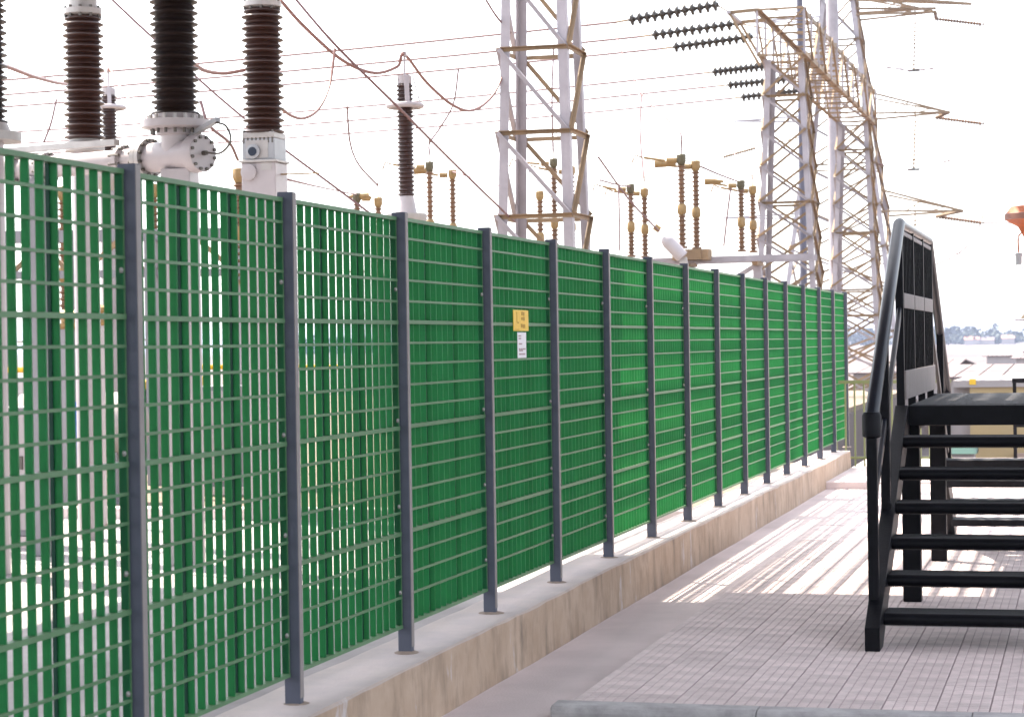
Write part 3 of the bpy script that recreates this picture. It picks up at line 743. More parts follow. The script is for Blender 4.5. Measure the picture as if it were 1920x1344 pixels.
# duct tee
AX = Vector((.93, -.37, 0)).normalized()
cz = sight(329, 292, dC).z; cc = Vector((b2.x, b2.y, cz)); rD = 30*dC/P3
du = thing('gas_duct', (cc.x, cc.y, -.02), 'white bolted duct tee and long white pipe under the black bushing', 'duct')
MB().lathe([(rC*.60, 0), (rC*.60, .0), (rC*.62, .16), (rC*.78, .17), (rC*.78, .21), (rC*1.22, .215), (rC*1.42, .225), (rC*1.42, .285), (rC*1.15, .29), (rC*1.0, .295), (rC*.92, b2.z-cz+.01)], org=cc, n=28).build('neck', 'white', du)
z_ = b2.z - cz
for i in range(16):
    t = 2*math.pi*i/16; q_ = cc + Vector((rC*1.08*math.cos(t), rC*1.08*math.sin(t), 0))
    MB().lathe([(.017, .290), (.017, .322), (.010, .33)], org=q_, n=6).build('bolt', 'flange', du)
    q2 = cc + Vector((rC*.98*math.cos(t), rC*.98*math.sin(t), 0))
    MB().lathe([(.014, .175), (.014, .216)], org=q2, n=6).build('bolt', 'boltdk', du)
eR = 62*dC/P3/.90; eL = 60*dC/P3/.90
MB().lathe([(rD*.93, -eL), (rD*.93, eR-.05)], org=cc, axis=AX, n=28).build('barrel', 'white', du)
ep = MB().lathe([(rD*.93, eR-.10), (rD*1.18, eR-.095), (rD*1.18, eR-.045), (rD*1.17, eR-.04), (rD*1.17, eR), (rD*1.13, eR+.008)], org=cc, axis=AX, n=28).build('end_plate', 'white', du)
fa, fb = MB().frame((0,0,0), AX)
for i in range(12):
    t = 2*math.pi*(i+.5)/12
    MB().lathe([(.015, eR+.004), (.015, eR+.024)], org=cc+fa*(rD*1.0*math.cos(t))+fb*(rD*1.0*math.sin(t)), axis=AX, n=6).build('bolt', 'boltdk', ep)
MB().lathe([(.02, eR+.006), (.02, eR+.05)], org=cc, axis=AX, n=8).build('nipple', 'boltdk', ep)
fl = MB().lathe([(rD*1.22, -eL-.10), (rD*1.22, -eL-.05), (rD*1.0, -eL-.049), (rD*1.0, -eL-.045), (rD*1.24, -eL-.044), (rD*1.24, -eL)], org=cc, axis=AX, n=28).build('flange', 'flange', du)
for i in range(12):
    t = 2*math.pi*(i+.5)/12
    MB().lathe([(.015, -eL-.12), (.015, -eL+.02)], org=cc+fa*(rD*1.1*math.cos(t))+fb*(rD*1.1*math.sin(t)), axis=AX, n=6).build('bolt', 'boltdk', fl)
pp = MB().lathe([(rD*.70, -eL-.10), (rD*.70, -eL-.30), (rD*.95, -eL-.31), (rD*.95, -eL-.36), (rD*.72, -eL-.37), (rD*.72, -eL-1.25), (rD*1.0, -eL-1.26), (rD*1.0, -eL-1.32), (rD*.72, -eL-1.33), (rD*.72, -eL-1.62), (rD*1.05, -eL-1.63), (rD*1.05, -eL-1.70), (rD*.80, -eL-1.71), (rD*.80, -eL-3.2)][::-1], org=cc, axis=AX, n=24).build('pipe', 'white', du)
for ofs in (-eL-.335, -eL-1.29, -eL-1.66):
    for i in range(10):
        t = 2*math.pi*(i+.5)/10
        MB().lathe([(.013, ofs-.06), (.013, ofs+.06)], org=cc+fa*(rD*.88*math.cos(t))+fb*(rD*.88*math.sin(t)), axis=AX, n=6).build('bolt', 'boltdk', pp)
MB().box(cc.x-.10, cc.x+.16, cc.y-.10, cc.y+.10, -.02, cz-rD*.85).build('pillar', 'white', du, bevel=.01)
q_ = cc-AX*1.7; MB().box(q_.x-.11, q_.x+.11, q_.y-.11, q_.y+.11, -.02, cz-rD*.6).build('pillar', 'cabinet', du, bevel=.01)
q_ = cc-AX*(eL+2.6); MB().box(q_.x-.11, q_.x+.11, q_.y-.11, q_.y+.11, -.02, cz-rD*.6).build('pillar', 'cabinet', du, bevel=.01)
# pressure pipe loop at the end plate and grey lever
e0 = cc+AX*(eR+.05)
MB().tube(catmull([e0, e0+AX*.16+Vector((0,0,-.01)), e0+AX*.27+Vector((0,0,.08)), e0+AX*.22+Vector((0,0,.20)), e0+AX*.10+Vector((0,0,.24))]), .009, 6).build('pressure_pipe', 'boltdk', du)
MB().bar(cc+Vector((.12,0,.155)), e0+AX*.13+Vector((0,0,.26)), .05, .035).build('lever', 'greybox', du)
# steel channel tray running along the pipe
MB().bar(cc-AX*(eL+.25)+Vector((0,-.25,rD*.95)), cc-AX*(eL+3.3)+Vector((0,-.25,rD*1.25)), .06, .05).build('channel', 'flange', du)

# brown bushing with gauge box
dD = 22.0; rDd = 79/2*dD/P3
o, b3, H3, r3 = bushing(495, dD, 16, 252, rDd, 'brownporc', 'brown porcelain bushing on a grey gauge box and white column', 11)
zz = b3.z
def zpx(py_, d=dD, px=495): return sight(px, py_, d).z
MB().box(b3.x-rDd*.80, b3.x+rDd*.80, b3.y-rDd*.8, b3.y+rDd*.8, zpx(262), zz+.01).build('collar', 'flange', o, bevel=.01)
for i in range(8):
    MB().lathe([(.014, zpx(262)-.05), (.014, zz+.03)], org=(b3.x-rDd*.72+rDd*1.44*i/7, b3.y-rDd*.74, 0), n=6).build('bolt', 'boltdk', o)
gb = MB().box(b3.x-rDd*.82, b3.x+rDd*.82, b3.y-rDd*.78, b3.y+rDd*.78, zpx(302), zpx(262)).build('gauge_box', 'greybox', o, bevel=.01)
MB().box(b3.x-rDd*.62, b3.x+rDd*.50, b3.y-rDd*.78-.004, b3.y-rDd*.78-.001, zpx(299), zpx(266)).build('recess', 'flange', gb)
gz_ = zpx(287); MB().lathe([(.075, 0), (.075, .03), (.05, .035)], org=(b3.x-.05, b3.y-rDd*.78, gz_), axis=(0, -1, 0), n=20).build('gauge', 'greybox', gb)
MB().lathe([(.046, .03), (.046, .040)], org=(b3.x-.05, b3.y-rDd*.78, gz_), axis=(0, -1, 0), n=20).build('gauge_glass', 'hole', gb)
MB().box(b3.x-rDd*.95, b3.x+rDd*.95, b3.y-rDd*.9, b3.y+rDd*.9, zpx(307), zpx(302)).build('plate', 'flange', o, bevel=.006)
MB().box(b3.x-rDd*.86, b3.x+rDd*.86, b3.y-rDd*.80, b3.y+rDd*.80, -.02, zpx(307)).build('column', 'white', o, bevel=.012)
MB().lathe([(.085, 0), (.085, .025), (.06, .03)], org=(b3.x-.10, b3.y-rDd*.80, zpx(325)), axis=(0, -1, 0), n=20).build('hatch', 'white', o)
MB().box(b3.x+.03, b3.x+.15, b3.y-rDd*.80-.004, b3.y-rDd*.80+.002, zpx(322), zpx(308)).build('data_plate', 'flange', o)
MB().box(b3.x+rDd*.86, b3.x+rDd*.86+.40, b3.y-.03, b3.y+.03, zpx(329.5), zpx(327.5)).build('contact_rod', 'ochrecap', o)
# dark bushing cut by the edge of the view
dE = 17.0; rE = .2
o, b0, H0, r0_ = bushing(-32, dE, -80, 233, rE, 'blackporc', 'dark bushing at the far end of the white pipe', 15)
MB().lathe([(rE*1.5, -.14), (rE*1.5, -.07), (rE*1.1, -.06), (rE*.95, .01)], org=b0, n=24).build('base_flange', 'flange', o)
MB().lathe([(rE*.8, -.02), (rE*.8, b0.z-.12)], org=(b0.x, b0.y, 0), n=20).build('pillar', 'white', o)

# slim arresters with grading rings
def arrester(px, d, ytop, ybot, r, label, n):
    b_ = sight(px, ybot, d); zt = sight(px, ytop, d).z; x, y, zb = b_.x, b_.y, b_.z; H = zt-zb
    o = thing('surge_arrester', (x, y, -.03), label, 'arrester', 'slim arresters')
    pr = []
    for i in range(n):
        z = H*i/n; dz = H/n; pr += [(r*.76, z), (r, z+dz*.3), (r*.98, z+dz*.45), (r*.76, z+dz*.85)]
    MB().lathe(pr, org=(x, y, zb), n=20).build('porcelain', 'brownporc', o)
    MB().lathe([(r*.80, H-.005), (r*.80, H+.10), (r*.3, H+.105), (r*.12, H+.11), (r*.12, H+.34), (r*.3, H+.345), (r*.3, H+.40)], org=(x, y, zb), n=16).build('cap', 'white', o)
    zr = zb+H*.80; rr = r*1.9
    ring = [(x+rr*math.cos(2*math.pi*i/24), y+rr*math.sin(2*math.pi*i/24), zr) for i in range(25)]
    rg = MB().tube(ring, .035, 8).build('grading_ring', 'white', o)
    for t in (.4, 2.0, 3.6, 5.2):
        MB().bar((x+rr*.95*math.cos(t), y+rr*.95*math.sin(t), zr), (x+r*.9*math.cos(t), y+r*.9*math.sin(t), zb+H+.10), .06, .012).build('strut', 'white', rg)
    MB().lathe([(r*1.25, -.22), (r*1.15, -.18), (r*.85, 0)], org=(x, y, zb), n=16).build('foot', 'white', o)
    MB().lathe([(r*1.2, -.50), (r*2.3, -.30), (r*2.3, -.225), (r*1.1, -.22)], org=(x, y, zb), n=20).build('base_pan', 'flange', o)
    MB().lathe([(.16, -.03), (.16, zb-.48)], org=(x, y, 0), n=16).build('pillar', 'galv', o)
    return Vector((x, y, zb+H+.4))
t4 = arrester(762, 27.0, 157, 368, 33/2*27/P3, 'slim brown arrester with white ring frame before the lattice column', 26)
tb = arrester(206, 33, 178, 300, 30/2*33/P3, 'slim brown arrester half hidden behind the rusty bushing', 18)

# cabinets, bars and hoses seen through the grating
def cabinet(px, d, wd, zt_, label, gy_=.35):
    p_ = sight(px, 800, d); o = thing('control_cabinet', (p_.x, p_.y, -.02), label, 'cabinet', 'control cabinets in the yard')
    MB().box(p_.x-wd/2, p_.x+wd/2, p_.y-gy_/2, p_.y+gy_/2, .08, zt_).build('body', 'cabinet', o, bevel=.012)
    MB().box(p_.x-wd/2+.04, p_.x+wd/2-.04, p_.y-gy_/2-.012, p_.y-gy_/2-.002, .14, zt_-.06).build('door', 'white', o, bevel=.004)
    MB().box(p_.x+wd/2-.10, p_.x+wd/2-.07, p_.y-gy_/2-.03, p_.y-gy_/2-.012, zt_*.55, zt_*.55+.12).build('handle', 'boltdk', o)
    MB().box(p_.x-wd/2-.03, p_.x+wd/2+.03, p_.y-gy_/2-.03, p_.y+gy_/2+.03, -.02, .08).build('plinth', 'strip', o)
    return p_
cabinet(22, 19.5, .55, 1.25, 'pale control cabinet before the dark bushing pillar')
cabinet(78, 25.5, .5, 1.45, 'pale control cabinet standing on the gravel by the white pipe')
cabinet(420, 26.0, .6, 1.3, 'pale control cabinet standing on the gravel beside the gauge column')
for px, d, wd, lab in ((150, 25.0, 1.5, 'low pale oil tank under the rusty bushing'), (480, 27.0, 1.3, 'low pale oil tank behind the gauge column')):
    p_ = sight(px, 800, d); o = thing('oil_tank', (p_.x, p_.y, -.03), lab, 'tank')
    MB().lathe([(.30, -wd/2), (.38, -wd/2+.04), (.38, wd/2-.04), (.30, wd/2)], org=(p_.x, p_.y, .88), axis=(1, 0, 0), n=20).build('shell', 'whitewall', o)
    for q_ in (-.35, .35): MB().box(p_.x+q_*wd-.05, p_.x+q_*wd+.05, p_.y-.22, p_.y+.22, -.03, .62).build('saddle', 'cabinet', o)
for (px, d, lab) in ((126, 24.5, 'grey steel post in the yard by the rusty bushing'), (150, 24.5, 'grey steel post in the yard carrying the blue hose'), (186, 21.5, 'thin pale steel post beside the rusty bushing pillar'), (338, 25.5, 'grey steel post under the black bushing duct')):
    p_ = sight(px, 800, d); o = thing('yard_post', (p_.x, p_.y, -.03), lab, 'post', 'steel posts in the yard')
    MB().bar((p_.x, p_.y, -.03), (p_.x, p_.y, 2.0), .10, .10).build('shaft', 'cabinet' if px != 186 else 'white', o)
    MB().box(p_.x-.12, p_.x+.12, p_.y-.12, p_.y+.12, -.03, -.005).build('foot', 'galvbrown', o)
    MB().lathe([(.07, 0), (.11, .03), (.11, .06), (.05, .07), (.05, .12), (.10, .15), (.10, .18), (.04, .22)], org=(p_.x, p_.y, 2.0), n=12).build('head', 'ochrecap', o)
a = sight(30, 400, 27); b = sight(520, 430, 29)
bs = thing('bus_support', (a.x, a.y, -.03), 'grey steel bus support frame seen through the first fence panels', 'steel frame')
for z_, hh_ in ((3.25, .16), (2.75, .10)): MB().bar((a.x-3.5, a.y, z_), (b.x, b.y-1.0, z_), .12, hh_).build('beam', 'cabinet', bs)
for t in (-.25, .12, .5, .95):
    q_ = a.lerp(b, t); y_ = a.y + (b.y-1.0-a.y)*(q_.x-a.x+3.5)/(b.x-a.x+3.5)
    MB().bar((q_.x, y_, -.03), (q_.x, y_, 3.2), .16, .16).build('column', 'cabinet', bs)
    MB().bar((q_.x, y_-.01, 2.7), (q_.x+.55, y_+.12, 3.2), .06, .06).build('brace', 'galvbrown', bs)
    MB().bar((q_.x, y_-.01, 2.7), (q_.x-.55, y_-.14, 3.2), .06, .06).build('brace', 'galvbrown', bs)
for px, tp, lab in ((62, 345, 'ochre ribbed post behind the first fence panel'), (118, 350, 'second ochre ribbed post behind the first fence panel'), (287, 345, 'ochre ribbed post behind the second fence panel')):
    x, y = disconnector(px, tp, 30, 1.9, lab, sc=.95); pedestal(x, y, 1.9, 'steel pedestal under the ' + lab)
def yinsul(px, py_, d, h_, label):
    p_ = sight(px, py_, d); o = thing('support_insulator', (p_.x, p_.y, -.03), label, 'insulator', 'dark support insulators low in the yard')
    MB().lathe([(.13, -.02)]+shed_profile(h_, .06, .12, 7, 0)+[(.05, h_)], org=(p_.x, p_.y, p_.z), n=14).build('sheds', 'blackporc', o)
    MB().lathe([(.08, h_-.01), (.09, h_+.03), (.09, h_+.10), (.05, h_+.12)], org=(p_.x, p_.y, p_.z), n=10).build('cap', 'yellow', o)
    MB().bar((p_.x, p_.y, -.03), (p_.x, p_.y, p_.z-.02), .16, .16).build('stand', 'cabinet', o)
for px in (32, 115, 272, 292, 380, 432, 452): yinsul(px, 800, 27 + (px % 7)*.6, .55, 'dark ribbed support insulator with yellow cap low in the yard')
a, b = sight(-20, 694, 27.5), sight(60, 693, 27.5)
yb = thing('yellow_tube', a, 'yellow horizontal tube behind the first fence panel', 'tube')
MB().tube([a, b], .035, 8).build('tube', 'yellow', yb); MB().bar((b.x, b.y, -.03), (b.x, b.y, b.z-.03), .06, .06).build('leg', 'cabinet', yb)
a, b = sight(370, 688, 30), sight(640, 688, 31)
yb = thing('yellow_tube', a, 'long yellow horizontal tube behind the second and third fence panels', 'tube')
MB().tube([a, b], .035, 8).build('tube', 'yellow', yb)
for q_ in (a, a.lerp(b, .5), b): MB().bar((q_.x, q_.y, -.03), (q_.x, q_.y, q_.z-.03), .06, .06).build('leg', 'cabinet', yb)
hp = [sight(140, 755, 23.6), sight(143, 790, 23.5), sight(148, 830, 23.5), sight(150, 870, 23.6)]
wire('blue_hose', hp, .03, 'blue', 'blue hose hanging on the grey yard post', 'hose')

# ------------------------------------------------------------------ jumpers, droppers and diagonal lines
jm = 'thick copper coloured jumper cable'
wire('jumper_cable', [sight(525, 0, 25), sight(570, 50, 25.4), sight(640, 112, 26), sight(700, 137, 26.5), sight(745, 125, 27), t4+Vector((0,0,-.03)), sight(800, 155, 28), sight(850, 198, 29), sight(890, 206, 30), sight(930, 170, 31), sight(956, 92, 31.6)], .022, 'cable', jm+' looping over the slim arrester to the lattice column', 'cable')
wire('jumper_cable', [sight(-40, 112, 20), sight(12, 125, 21), sight(70, 146, 23), sight(130, 158, 26), sight(190, 150, 31), tb, sight(226, 165, 31), sight(258, 208, 27), sight(290, 230, 19)], .022, 'cable', jm+' running past the rusty bushing to the white duct', 'cable')
wire('jumper_cable', [sight(360, 118, 18.5), sight(385, 133, 20), sight(420, 138, 21), sight(458, 132, 21.7)], .020, 'cable', jm+' sagging between the black and the gauge bushing', 'cable')
wire('jumper_cable', [sight(530, 206, 22.4), sight(548, 218, 23), sight(570, 222, 23.5), sight(597, 205, 24), sight(618, 160, 24.4), sight(628, 92, 24.6)], .018, 'cable', jm+' hanging from the diagonal line to the gauge bushing', 'cable')
lm_ = 'diagonal wire'
for pts, lab, r_ in [
    ([sight(205, -5, 24), sight(285, 70, 24), sight(455, 220, 24), sight(640, 360, 24), sight(720, 420, 24)], lm_+' slanting down behind the black and gauge bushings', .010),
    ([sight(540, -18, 24.6), sight(628, 84, 24.6), sight(745, 200, 25.5), sight(860, 315, 28), sight(950, 402, 31), sight(965, 415, 31.5)], lm_+' slanting behind the slim arrester to the lattice column', .011),
    ([sight(905, -10, 30), sight(930, 30, 31), sight(957, 62, 31.6)], lm_+' reaching the lattice column from above', .012),
    ([sight(1122, 295, 38), sight(1180, 375, 42), sight(1236, 434, 45)], lm_+' from the lattice column to the tilted drum', .014),
    ([sight(848, 322, 45.5), sight(900, 337, 42), sight(948, 352, 36)], lm_+' from the pale headed post to the lattice column', .012),
    ([sight(1125, 338, 38), sight(1160, 347, 44), sight(1182, 350, 47)], lm_+' from the lattice column to the beam post', .012),
    ([sight(1308, 310, 46.6), sight(1350, 328, 47), sight(1388, 342, 47)], lm_+' between the tallest pair and the gantry pair', .014),
    ([sight(540, 337, 23), sight(600, 351, 35), sight(668, 365, 44)], lm_+' from the gauge column to the short ochre post', .011)]:
    wire('line_wire', pts, r_*1.5, 'wire', lab, 'wire')
for pts, lab in [
    ([sight(651, 200, 42), sight(656, 265, 43), sight(672, 308, 43.5), sight(708, 348, 44)], 'thin dropper wire curving down to the short rod post'),
    ([sight(860, 128, 44), sight(850, 195, 44.5), sight(825, 240, 45), sight(806, 268, 45), sight(805, 290, 45)], 'thin dropper wire curving down to the dark headed post'),
    ([sight(1153, 43, 52), sight(1163, 90, 51), sight(1203, 176, 49), sight(1255, 228, 47), sight(1276, 250, 46), sight(1277, 288, 46)], 'thin dropper wire from the first string to the tallest post'),
    ([sight(1203, 176, 49), sight(1200, 240, 48.5), sight(1204, 300, 48), sight(1208, 340, 47.6)], 'thin dropper wire falling to the pale headed beam post'),
    ([sight(1318, 146, 60), sight(1326, 200, 58), sight(1350, 255, 54), sight(1395, 310, 49), sight(1411, 335, 47.6)], 'thin dropper wire from the fourth string to the gantry pair'),
    ([sight(1038, 92, 46), sight(1035, 180, 46), sight(1037, 285, 46.5)], 'thin dropper wire inside the pale lattice column'),
    ([sight(1160, 345, 46), sight(1161, 410, 46), sight(1161, 470, 46)], 'thin vertical wire left of the beam posts'),
    ([sight(1371, 345, 47), sight(1364, 400, 47), sight(1357, 462, 47)], 'thin vertical wire left of the gantry pair'),
    ([sight(106, 186, 40), sight(96, 230, 40), sight(82, 268, 40)], 'thin dropper wire above the white pipe'),
    ([sight(376, 190, 26), sight(392, 235, 26), sight(430, 268, 27), sight(446, 300, 28)], 'thin dropper wire between the duct end plate and the gauge box')]:
    wire('dropper_wire', pts, .021, 'wire', lab, 'wire')
x, y = disconnector(447, 316, 28, 2.6, 'ochre post peeping over the fence left of the gauge column', sc=.9); pedestal(x, y, 2.6, 'steel pedestal under the ochre post left of the gauge column')

# ------------------------------------------------------------------ right edge: horn bracket, guard rail, end railing
d = 21.0
hp = sight(1945, 450, d)
hb = thing('siren_post', (hp.x, hp.y, -.1), 'orange hooded horn on a pale post with small grey lamp', 'siren')
def zp(py_): return sight(1930, py_, d).z
k = d/P3
MB().lathe([(.05, zp(500)), (.10, zp(455)), (35*k, zp(425)), (58*k, zp(412))], org=(hp.x, hp.y, 0), n=20).build('hood', 'orange', hb)
MB().lathe([(58*k, zp(412)), (60*k, zp(411)), (60*k, zp(401)), (58*k, zp(400))], org=(hp.x, hp.y, 0), n=20).build('rim', 'orangetop', hb)
MB().lathe([(58*k, zp(400)), (48*k, zp(387)), (10*k, zp(383))], org=(hp.x, hp.y, 0), n=20).build('lid', 'orange', hb)
MB().lathe([(.022, -.1), (.022, zp(495))], org=(hp.x, hp.y, 0), n=10).build('pole', 'whitewall', hb)
lp = sight(1910, 475, d)
MB().lathe([(.024, 0), (.030, .02), (.030, .085), (.034, .09), (.034, .115), (.01, .12)], org=(lp.x, lp.y, zp(496)), n=12).build('lamp', 'greybox', hb)
MB().tube(catmull([(lp.x-.028, lp.y, zp(496)+.01), (lp.x-.01, lp.y, zp(506)), (lp.x+.02, lp.y, zp(506)), (lp.x+.05, lp.y, zp(496))]), .005, 6).build('hook', 'greybox', hb)
MB().tube(catmull([(lp.x, lp.y, zp(475)), (lp.x+.01, lp.y, zp(440)), (hp.x-.02, hp.y, zp(432))]), .008, 6).build('lamp_bracket', 'orange', hb)
MB().box(hp.x-43*k, hp.x+43*k, hp.y-.02, hp.y+.02, zp(601), zp(599)).build('cross_plate', 'orangetop', hb)
MB().lathe([(34*k, 0), (26*k, .05), (8*k, .07)], org=(hp.x, hp.y, zp(597)), n=14).build('dome', 'ochrecap', hb)
# dark guard rail behind the stair
a = sight(1902, 709, 27); 
gr = thing('guard_rail', (a.x, a.y, 0), 'small black guard rail beyond the stair platform', 'railing')
MB().box(a.x-.03, a.x+1.6, a.y-.03, a.y+.03, a.z-.06, a.z).build('top_rail', 'black', gr, bevel=.005)
for i in range(3): MB().box(a.x-.022+.75*i, a.x+.022+.75*i, a.y-.022, a.y+.022, .018, a.z-.06).build('post', 'black', gr)
MB().box(a.x+.0, a.x+1.6, a.y-.02, a.y+.02, a.z-.62, a.z-.58).build('mid_rail', 'black', gr)
# yellow green railing closing the path
rlg = thing('end_railing', (-2.6, 29.2, .02), 'light yellow green bar railing closing the path at the fence end', 'railing')
zt_ = 1.15
for i in range(13):
    x = -3.30 + .125*i
    MB().tube([(x, 29.2, .02), (x, 29.2, zt_)], .013, 6).build('bar', 'railgreen', rlg)
MB().box(-3.34, -1.76, 29.18, 29.22, zt_-.01, zt_+.035).build('top_rail', 'railgreen', rlg)
MB().box(-3.34, -1.76, 29.18, 29.22, .12, .15).build('bottom_rail', 'railgreen', rlg)

# ------------------------------------------------------------------ lower ground beyond: buildings, trees
def far_pt(px, py_, d): return sight(px, py_, d)
a = far_pt(1818, 726, 60); b = a + Vector((16, 0, 0)); zg = -2.22; zw = a.z
hs_ = thing('cream_building', (a.x, a.y, zg), 'low cream yellow building with white parapet behind the stair', 'building')
MB().box(a.x, b.x, a.y, a.y+7, zg, zw).build('wall', 'cream', hs_)
MB().box(a.x-.45, b.x, a.y-.08, a.y+7.1, zw, far_pt(1818, 713, 60).z).build('parapet', 'whitewall', hs_)
MB().box(a.x-.46, a.x-.002, a.y+.3, a.y+7, zg, zw-.002).build('wall', 'whitewall', hs_)
MB().box(a.x+1.2, b.x, a.y-.25, a.y-.002, zg, far_pt(1900, 848, 60).z).build('plinth', 'plinth', hs_)
for k_ in range(4):
    x = a.x+2.1+3.2*k_; w_ = MB().box(x, x+1.1, a.y-.03, a.y-.004, zg+.95, zg+1.9).build('window', 'whitewall', hs_)
    MB().box(x+.08, x+1.02, a.y-.04, a.y-.032, zg+1.03, zg+1.82).build('pane', 'glass', w_)
ornx = far_pt(1826, 700, 60).x
MB().box(ornx-.12, ornx+.06, a.y-.10, a.y+.1, far_pt(1818, 713, 60).z-.12, far_pt(1818, 704, 60).z-.1).build('finial', 'yellow', hs_)
gp = far_pt(1800, 845, 52); gt = thing('green_shed', (gp.x, gp.y, -2.21), 'low green lidded box beside the cream building', 'shed')
MB().box(gp.x-.55, gp.x+.35, gp.y-.4, gp.y+.4, -2.21, gp.z-.05).build('body', 'whitewall', gt)
MB().add([(gp.x-.6, gp.y-.5, gp.z-.05), (gp.x+.42, gp.y-.5, gp.z-.05), (gp.x+.42, gp.y+.45, gp.z+.14), (gp.x-.6, gp.y+.45, gp.z+.14), (gp.x-.6, gp.y+.45, gp.z-.05), (gp.x+.42, gp.y+.45, gp.z-.05)],
         [(0,1,2,3),(0,4,5,1),(3,2,5,4),(0,3,4),(1,5,2)]).build('lid', 'darkgreen', gt)
def shed(px0, px1, pye, pyr, d0, d1, label, walls='whitewall', roof='roofgrey', gr_=None):
    a_, b_ = sight(px0, pye, d0), sight(px1, pye, d0); rz = sight((px0+px1)/2, pyr, d1).z; ez = (a_.z+b_.z)/2
    y0_ = a_.y; dp = (d1-d0)*1.0; x0, x1 = min(a_.x, b_.x), max(a_.x, b_.x)
    o = thing('far_shed', ((x0+x1)/2, y0_, -2.22), label, 'building', gr_)
    MB().box(x0, x1, y0_, y0_+2*dp, -2.22, ez).build('wall', walls, o)
    n_ = 8; wd = (x1-x0+1)/n_
    for i in range(n_):
        xa = x0-.5+wd*i
        for s_ in (0, 1):
            ya_, yb_ = (y0_-.3, y0_+dp) if s_ == 0 else (y0_+2*dp+.3, y0_+dp)
            MB().add([(xa+.03, ya_, ez+.01), (xa+wd-.03, ya_, ez+.01), (xa+wd-.03, yb_, rz), (xa+.03, yb_, rz), (xa+.03, ya_, ez+.08), (xa+wd-.03, ya_, ez+.08), (xa+wd-.03, yb_, rz+.07), (xa+.03, yb_, rz+.07)],
                     [(0,1,2,3),(4,7,6,5),(0,4,5,1),(1,5,6,2),(2,6,7,3),(3,7,4,0)]).build('roof_sheet', roof, o)
    return o
shed(1770, 2080, 708, 684, 78, 92, 'wide grey sheet roofed shed behind the cream building')
shed(1850, 1903, 668, 659, 230, 250, 'small pale shed with lavender grey roof far off')
shed(1600, 1770, 700, 676, 120, 135, 'grey sheet roofed shed seen beyond the fence end')
shed(1905, 2040, 672, 662, 190, 205, 'pale long shed at the far right of the fields')
# distant wood and a few houses
ct = MB(); rr = random.Random(3)
fw = Vector((-.0, 1, 0))
for i in range(330):
    az = rr.uniform(-.30, .34); dd = rr.uniform(1080, 1290)
    cx, cy = math.sin(az-YAW*.3)*dd, math.cos(az-YAW*.3)*dd
    ht = rr.uniform(5.0, 10.5); wd = rr.uniform(4, 8.5)
    for k_ in range(70):
        u, v, t = rr.gauss(0, .42), rr.gauss(0, .42), rr.random()
        env = math.sin(math.pi*min(.97, .18+.82*t))**.6
        p_ = Vector((cx+u*wd*env, cy+v*wd*env, -2.2+ht*(.08+.92*t)))
        s_ = rr.uniform(.7, 1.5); n1 = Vector((rr.gauss(0,1), rr.gauss(0,1), rr.gauss(0,1))).normalized(); n2 = n1.orthogonal().normalized()*s_; n3 = n1.cross(n2).normalized()*s_
        ct.add([p_-n2, p_+n3, p_+n2, p_-n3], [(0,1,2,3)])
ct.build('distant_wood', 'leaf', label='hazy blue line of distant trees on the horizon', cat='wood', kind='stuff')
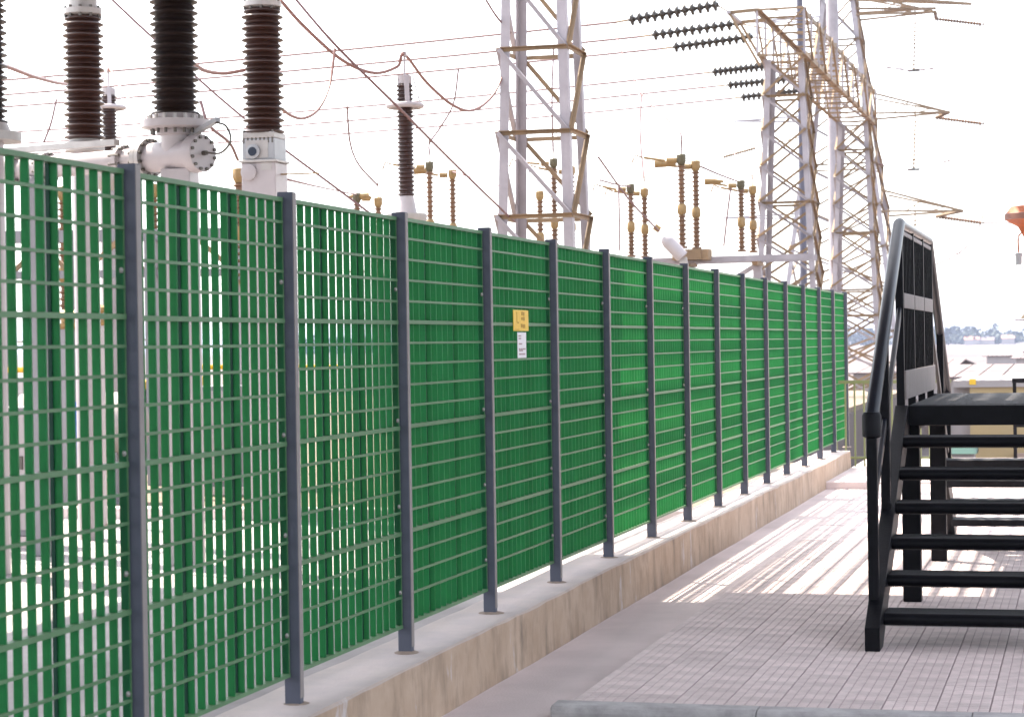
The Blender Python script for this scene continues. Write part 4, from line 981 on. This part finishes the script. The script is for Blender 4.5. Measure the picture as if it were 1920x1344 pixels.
for i, (px, wd, ht, lab, rf) in enumerate(((1822, 7, 2.6, 'tiny pale house before the distant wood', 'redroof'), (1846, 9, 2.2, 'tiny long pale house before the distant wood', 'roofgrey'), (1890, 6, 3.0, 'tiny tall pale house before the distant wood', 'redroof'))):
    p_ = sight(px, 640, 1060); o = thing('far_house', (p_.x, p_.y, -2.2), lab, 'house')
    MB().box(p_.x-wd/2, p_.x+wd/2, p_.y, p_.y+7, -2.2, -2.2+ht).build('wall', 'whitewall', o)
    z_ = -2.2+ht
    MB().add([(p_.x-wd/2-.3, p_.y-.3, z_), (p_.x+wd/2+.3, p_.y-.3, z_), (p_.x+wd/2+.3, p_.y+7.3, z_), (p_.x-wd/2-.3, p_.y+7.3, z_), (p_.x-wd/2-.3, p_.y+3.5, z_+1.6), (p_.x+wd/2+.3, p_.y+3.5, z_+1.6)],
             [(0,1,5,4),(3,4,5,2),(0,4,3),(1,2,5),(0,3,2,1)]).build('roof', rf, o)

# ------------------------------------------------------------------ canopy added out of view for its shadows: solid near part, slatted far part
CZ, CY = 6.7, 16.65
cn = thing('shadow_canopy', (1.6, 14, 0), 'unseen canopy added to cast the near shade and the paving stripes', 'canopy')
for y_ in (-1, 4.5, 10, CY-.2, 23.7, 26.2):
    MB().bar((-7.4 if y_ > 14 else -10.0, y_, CZ-.16), (1.75, y_, CZ-.16), .22 if y_ < 20 else .30, .24).build('cross_beam', 'galv', cn)
    if y_ not in (CY-.2,): MB().box(1.5, 1.7, y_-.1, y_+.1, -.14, CZ-.28).build('post', 'galv', cn)
    if y_ < 11: MB().box(-9.6, -9.4, y_-.1, y_+.1, -.03, CZ-.28).build('post', 'galv', cn)
for k_ in range(18):
    x = -9.95 + .65*k_
    MB().box(x, x+.645, -2, CY, CZ-.03, CZ+.02).build('roof_sheet', 'roofgrey', cn)
slat2 = MB().box(-.028, .028, CY+.02, 26.6, CZ-.03, CZ+.03).mesh('shadow_slat', 'galv')  # slats added to throw stripe shadows on the paving
for k_ in range(51):
    link('shadow_slat', slat2, cn, loc=(-7.36+.1755*k_-1.6, -14, 0))

# ------------------------------------------------------------------ air
HAZE = 0.0002
if HAZE:
    hz = MB().box(-2990, 2990, -55, 3400, -3.4, 23.5)
    me = bpy.data.meshes.new('haze'); me.from_pydata(hz.v, [], hz.f)
    Mh = bpy.data.materials.new('haze_air'); Mh.use_nodes = True; t = Mh.node_tree; t.nodes.clear()
    vo = t.nodes.new('ShaderNodeVolumePrincipled'); vo.inputs['Color'].default_value = (.62, .72, 1.0, 1); vo.inputs['Density'].default_value = HAZE
    vo.inputs['Anisotropy'].default_value = 0.2
    oo = t.nodes.new('ShaderNodeOutputMaterial'); t.links.new(vo.outputs[0], oo.inputs['Volume'])
    me.materials.append(Mh)
    link('haze', me, kind='stuff')
